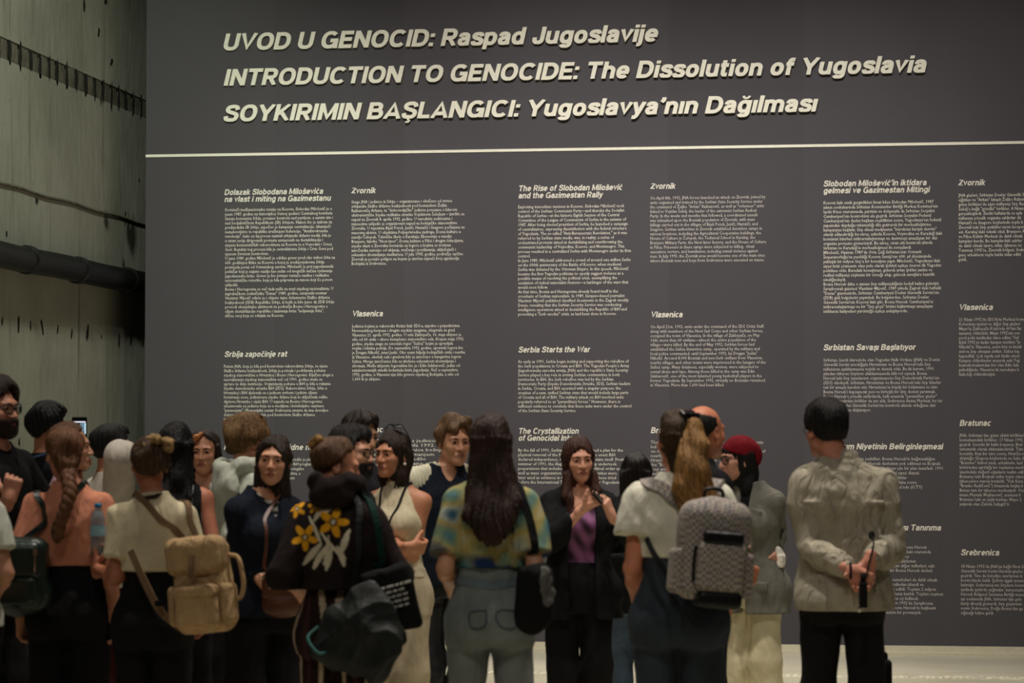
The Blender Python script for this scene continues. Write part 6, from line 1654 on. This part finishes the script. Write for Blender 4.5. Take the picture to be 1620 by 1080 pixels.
def check_mat():
    m, nt, b = nodes_of('checked_tweed'); L = nt.links.new
    tc = nt.nodes.new('ShaderNodeTexCoord'); ck = nt.nodes.new('ShaderNodeTexChecker'); ck.inputs['Scale'].default_value = 76
    ck.inputs['Color1'].default_value = (*srgb(166, 148, 132), 1); ck.inputs['Color2'].default_value = (*srgb(70, 60, 54), 1)
    n = nt.nodes.new('ShaderNodeTexNoise'); n.inputs['Scale'].default_value = 160; L(tc.outputs['Object'], n.inputs['Vector'])
    mp = nt.nodes.new('ShaderNodeMapping'); mp.inputs['Rotation'].default_value = (.05, .04, .1); L(tc.outputs['Object'], mp.inputs['Vector']); L(mp.outputs['Vector'], ck.inputs['Vector'])
    mx = nt.nodes.new('ShaderNodeMix'); mx.data_type = 'RGBA'; mx.inputs['Factor'].default_value = .25; L(ck.outputs['Color'], mx.inputs[6]); L(n.outputs['Color'], mx.inputs[7]); L(mx.outputs[2], b.inputs['Base Color'])
    b.inputs['Roughness'].default_value = .85; return m
CHK = check_mat(); BLT = mat('black_leather', srgb(20, 19, 19), rough=.4, var=.2, bump=.2)
_c = P.at(1126, 872, -.30); R_ = rotz(16) @ np.array(Matrix.Rotation(math.radians(-5), 3, 'Y')); L_ = lambda x, y, z: _c + R_ @ np.array([x, y, z])
B = Bag(P, 'backpack', 'brown and cream checked backpack with black trim on the white tee woman', 'backpack', P.at(1126, 955, -.3))
F = Field().box(_c, (.138, .082, .195), .06, .02, R=R_).ell(L_(0, 0, .09), (.132, .085, .125), k=.05, R=R_); F.disp(wrinkle(61, .006, 14)); B.fld('main_compartment', F, CHK)
F = Field().box(L_(-.015, .08, -.055), (.098, .050, .105), .04, .02, R=R_); B.fld('front_pocket', F, CHK)
B.fld('pocket_lid', Field().box(L_(-.015, .098, .058), (.080, .034, .026), .015, .01, R=R_), BLT)
B.fld('base_trim', Field().box(L_(-.02, .05, -.185), (.09, .075, .035), .025, .01, R=R_), BLT)
B.tube('zip', [L_(.09, .088, .02), L_(.094, .09, -.05), L_(.09, .088, -.12)], .006, M_STRAP)
for q in (-1, 1): B.fld('side_pocket', Field().box(L_(q * .140, .0, -.085), (.026, .058, .09), .022, .01, R=R_), CHK)
B.tube('grab_loop', [L_(.04, -.05, .20), L_(.03, -.05, .245), L_(-.03, -.05, .245), L_(-.04, -.05, .20)], .008, BLT)
B.band('shoulder_strap', [L_(.08, -.07, .17), P.at(1064, 775, -.17), P.at(1030, 762, -.08), P.at(1022, 762, .0), P.at(1022, 790, .12), P.at(1020, 850, .15)], .024, .005, CHK, P.topF, .008)
B.band('shoulder_strap', [L_(-.08, -.07, .17), P.at(1125, 775, -.17), P.at(1135, 762, -.06), P.at(1138, 765, .02), P.at(1138, 800, .13)], .024, .005, CHK, P.topF, .008)
B.band('lower_strap', [P.at(1022, 850, -.08), P.at(1034, 875, -.20), P.at(1050, 900, -.26), L_(.13, -.03, -.15)], .012, .003, M_STRAP, normals=[(.4, 1, 0)] * 4)

# man with hands behind his back
P = Person('man in a khaki shirt and black trousers with his hands clasped behind his back', 1331, 630, 352, 176, male=True, head=(26, 2, 0), headx=-25, skin=(196, 132, 110), wide=1.0, stance=.02)
P.set_arm(1, e=P.at(1266, 858, -.02), w=P.at(1344, 902, -.255), curl=1.0, fdir=P.v2l(.75, -.1) + (0, 0, -.45), palm=P.v2l(.1, 1), thumb=.5, fine=True)
P.set_arm(-1, e=P.at(1408, 860, -.02), w=P.at(1374, 888, -.235), curl=.55, fdir=P.v2l(-.28, -.05) + (0, 0, -.95), palm=P.v2l(-.2, -1), thumb=.3, fine=True)
P.body(); P.hair(HBK, cap_hair(.017, seed=45, front=.012, top=.008, amp=.003, line=((-.082, .064), (.004, .002), (.100, -.085)), burn=.02)); P.glasses(w=.026, hgt=.018, lens=True)
KH = cloth('khaki_linen_shirt', (166, 158, 140), var=.12, bump=.35, fold=.9)
def yoke(F):
    u = P.u; F.cone((-.17 * u, .118, 1.315 * u), (.17 * u, .118, 1.315 * u), .004, .004, k=.012)
    F.cone((0, .13, 1.31 * u), (0, .135, .95 * u), .006, .008, k=.02)
P.top('shirt', KH, h=.0065, sleeve=1.92, sr=.020, fit=.020, hem=zpx(P, 962) / P.u, loose=.022, neck=.07, extra=yoke, seed=141, amp=.017, freq=13)
collar(P, KH, r=.064, hgt=.075, z=1.462, th=.010, tilt=.30)
for q in (1, -1):
    a = P.arm[q]; d = unit(a['w'] - a['e']); F = Field().cone(a['w'] - d * .045, a['w'] - d * .002, .041, .039); F.cut(a['w'] - d * .004, d); F.cut(a['w'] - d * .045, -d); P.put('cuff', F, KH, .005, a['w'] - .12, a['w'] + .12)
P.bottom('trousers', cloth('black_loose_trousers', (22, 22, 23)), rk=.080, ra=.078, amp=.010, seat=.0); P.shoes(M_BLACK)
_t = P.arm[1]['w']; tube_obj('wristwatch', [_t + (.0, .036 * math.cos(t), .036 * math.sin(t)) for t in np.linspace(0, 6.28, 14)], .006, M_BLACK, P.root, per=1)
_c = P.at(1364, 938, -.33); B = Bag(P, 'strap_pouch', 'small slim black pouch on a strap dangling from the hands of the khaki shirt man', 'pouch', _c - (0, 0, .08))
B.tube('pouch_body', [_c + (0, 0, .05), _c + (0, 0, .0), _c + (0, .0, -.06)], .019, M_BLACK); B.tube('neck', [_c + (0, 0, .05), _c + (0, 0, .09)], .012, M_STRAP, per=2)
B.tube('clasp', [_c + (.012, 0, -.05), _c + (.02, 0, -.08)], .008, M_METAL, per=2)
B.band('wrist_strap', [P.at(1376, 842, -.2), P.at(1381, 858, -.24), P.at(1374, 888, -.28), P.at(1368, 915, -.31)], .004, .002, M_STRAP, normals=[(0, 1, 0)] * 4)
B.fld('strap_loop', Field().ell(P.at(1378, 846, -.2), (.014, .012, .020)), M_STRAP, .004)
_p = P.at(1392, 1075, -.10)
B = Bag(P, 'document_case', 'black upright case standing on the floor beside the khaki shirt man', 'bag', (P.at(1386, 1075, .3)[0], P.at(1386, 1075, .3)[1], .0)); _c = B.b
B.fld('shell', Field().box(_c + (0, 0, zpx(P, 1050) / 2), (.065, .045, zpx(P, 1050) / 2), .015, .01), TOTE, .008); B.tube('handle', [_c + (-.04, 0, zpx(P, 1050) - .01), _c + (-.035, 0, zpx(P, 1050) + .03), _c + (.035, 0, zpx(P, 1050) + .03), _c + (.04, 0, zpx(P, 1050) - .01)], .007, M_STRAP)
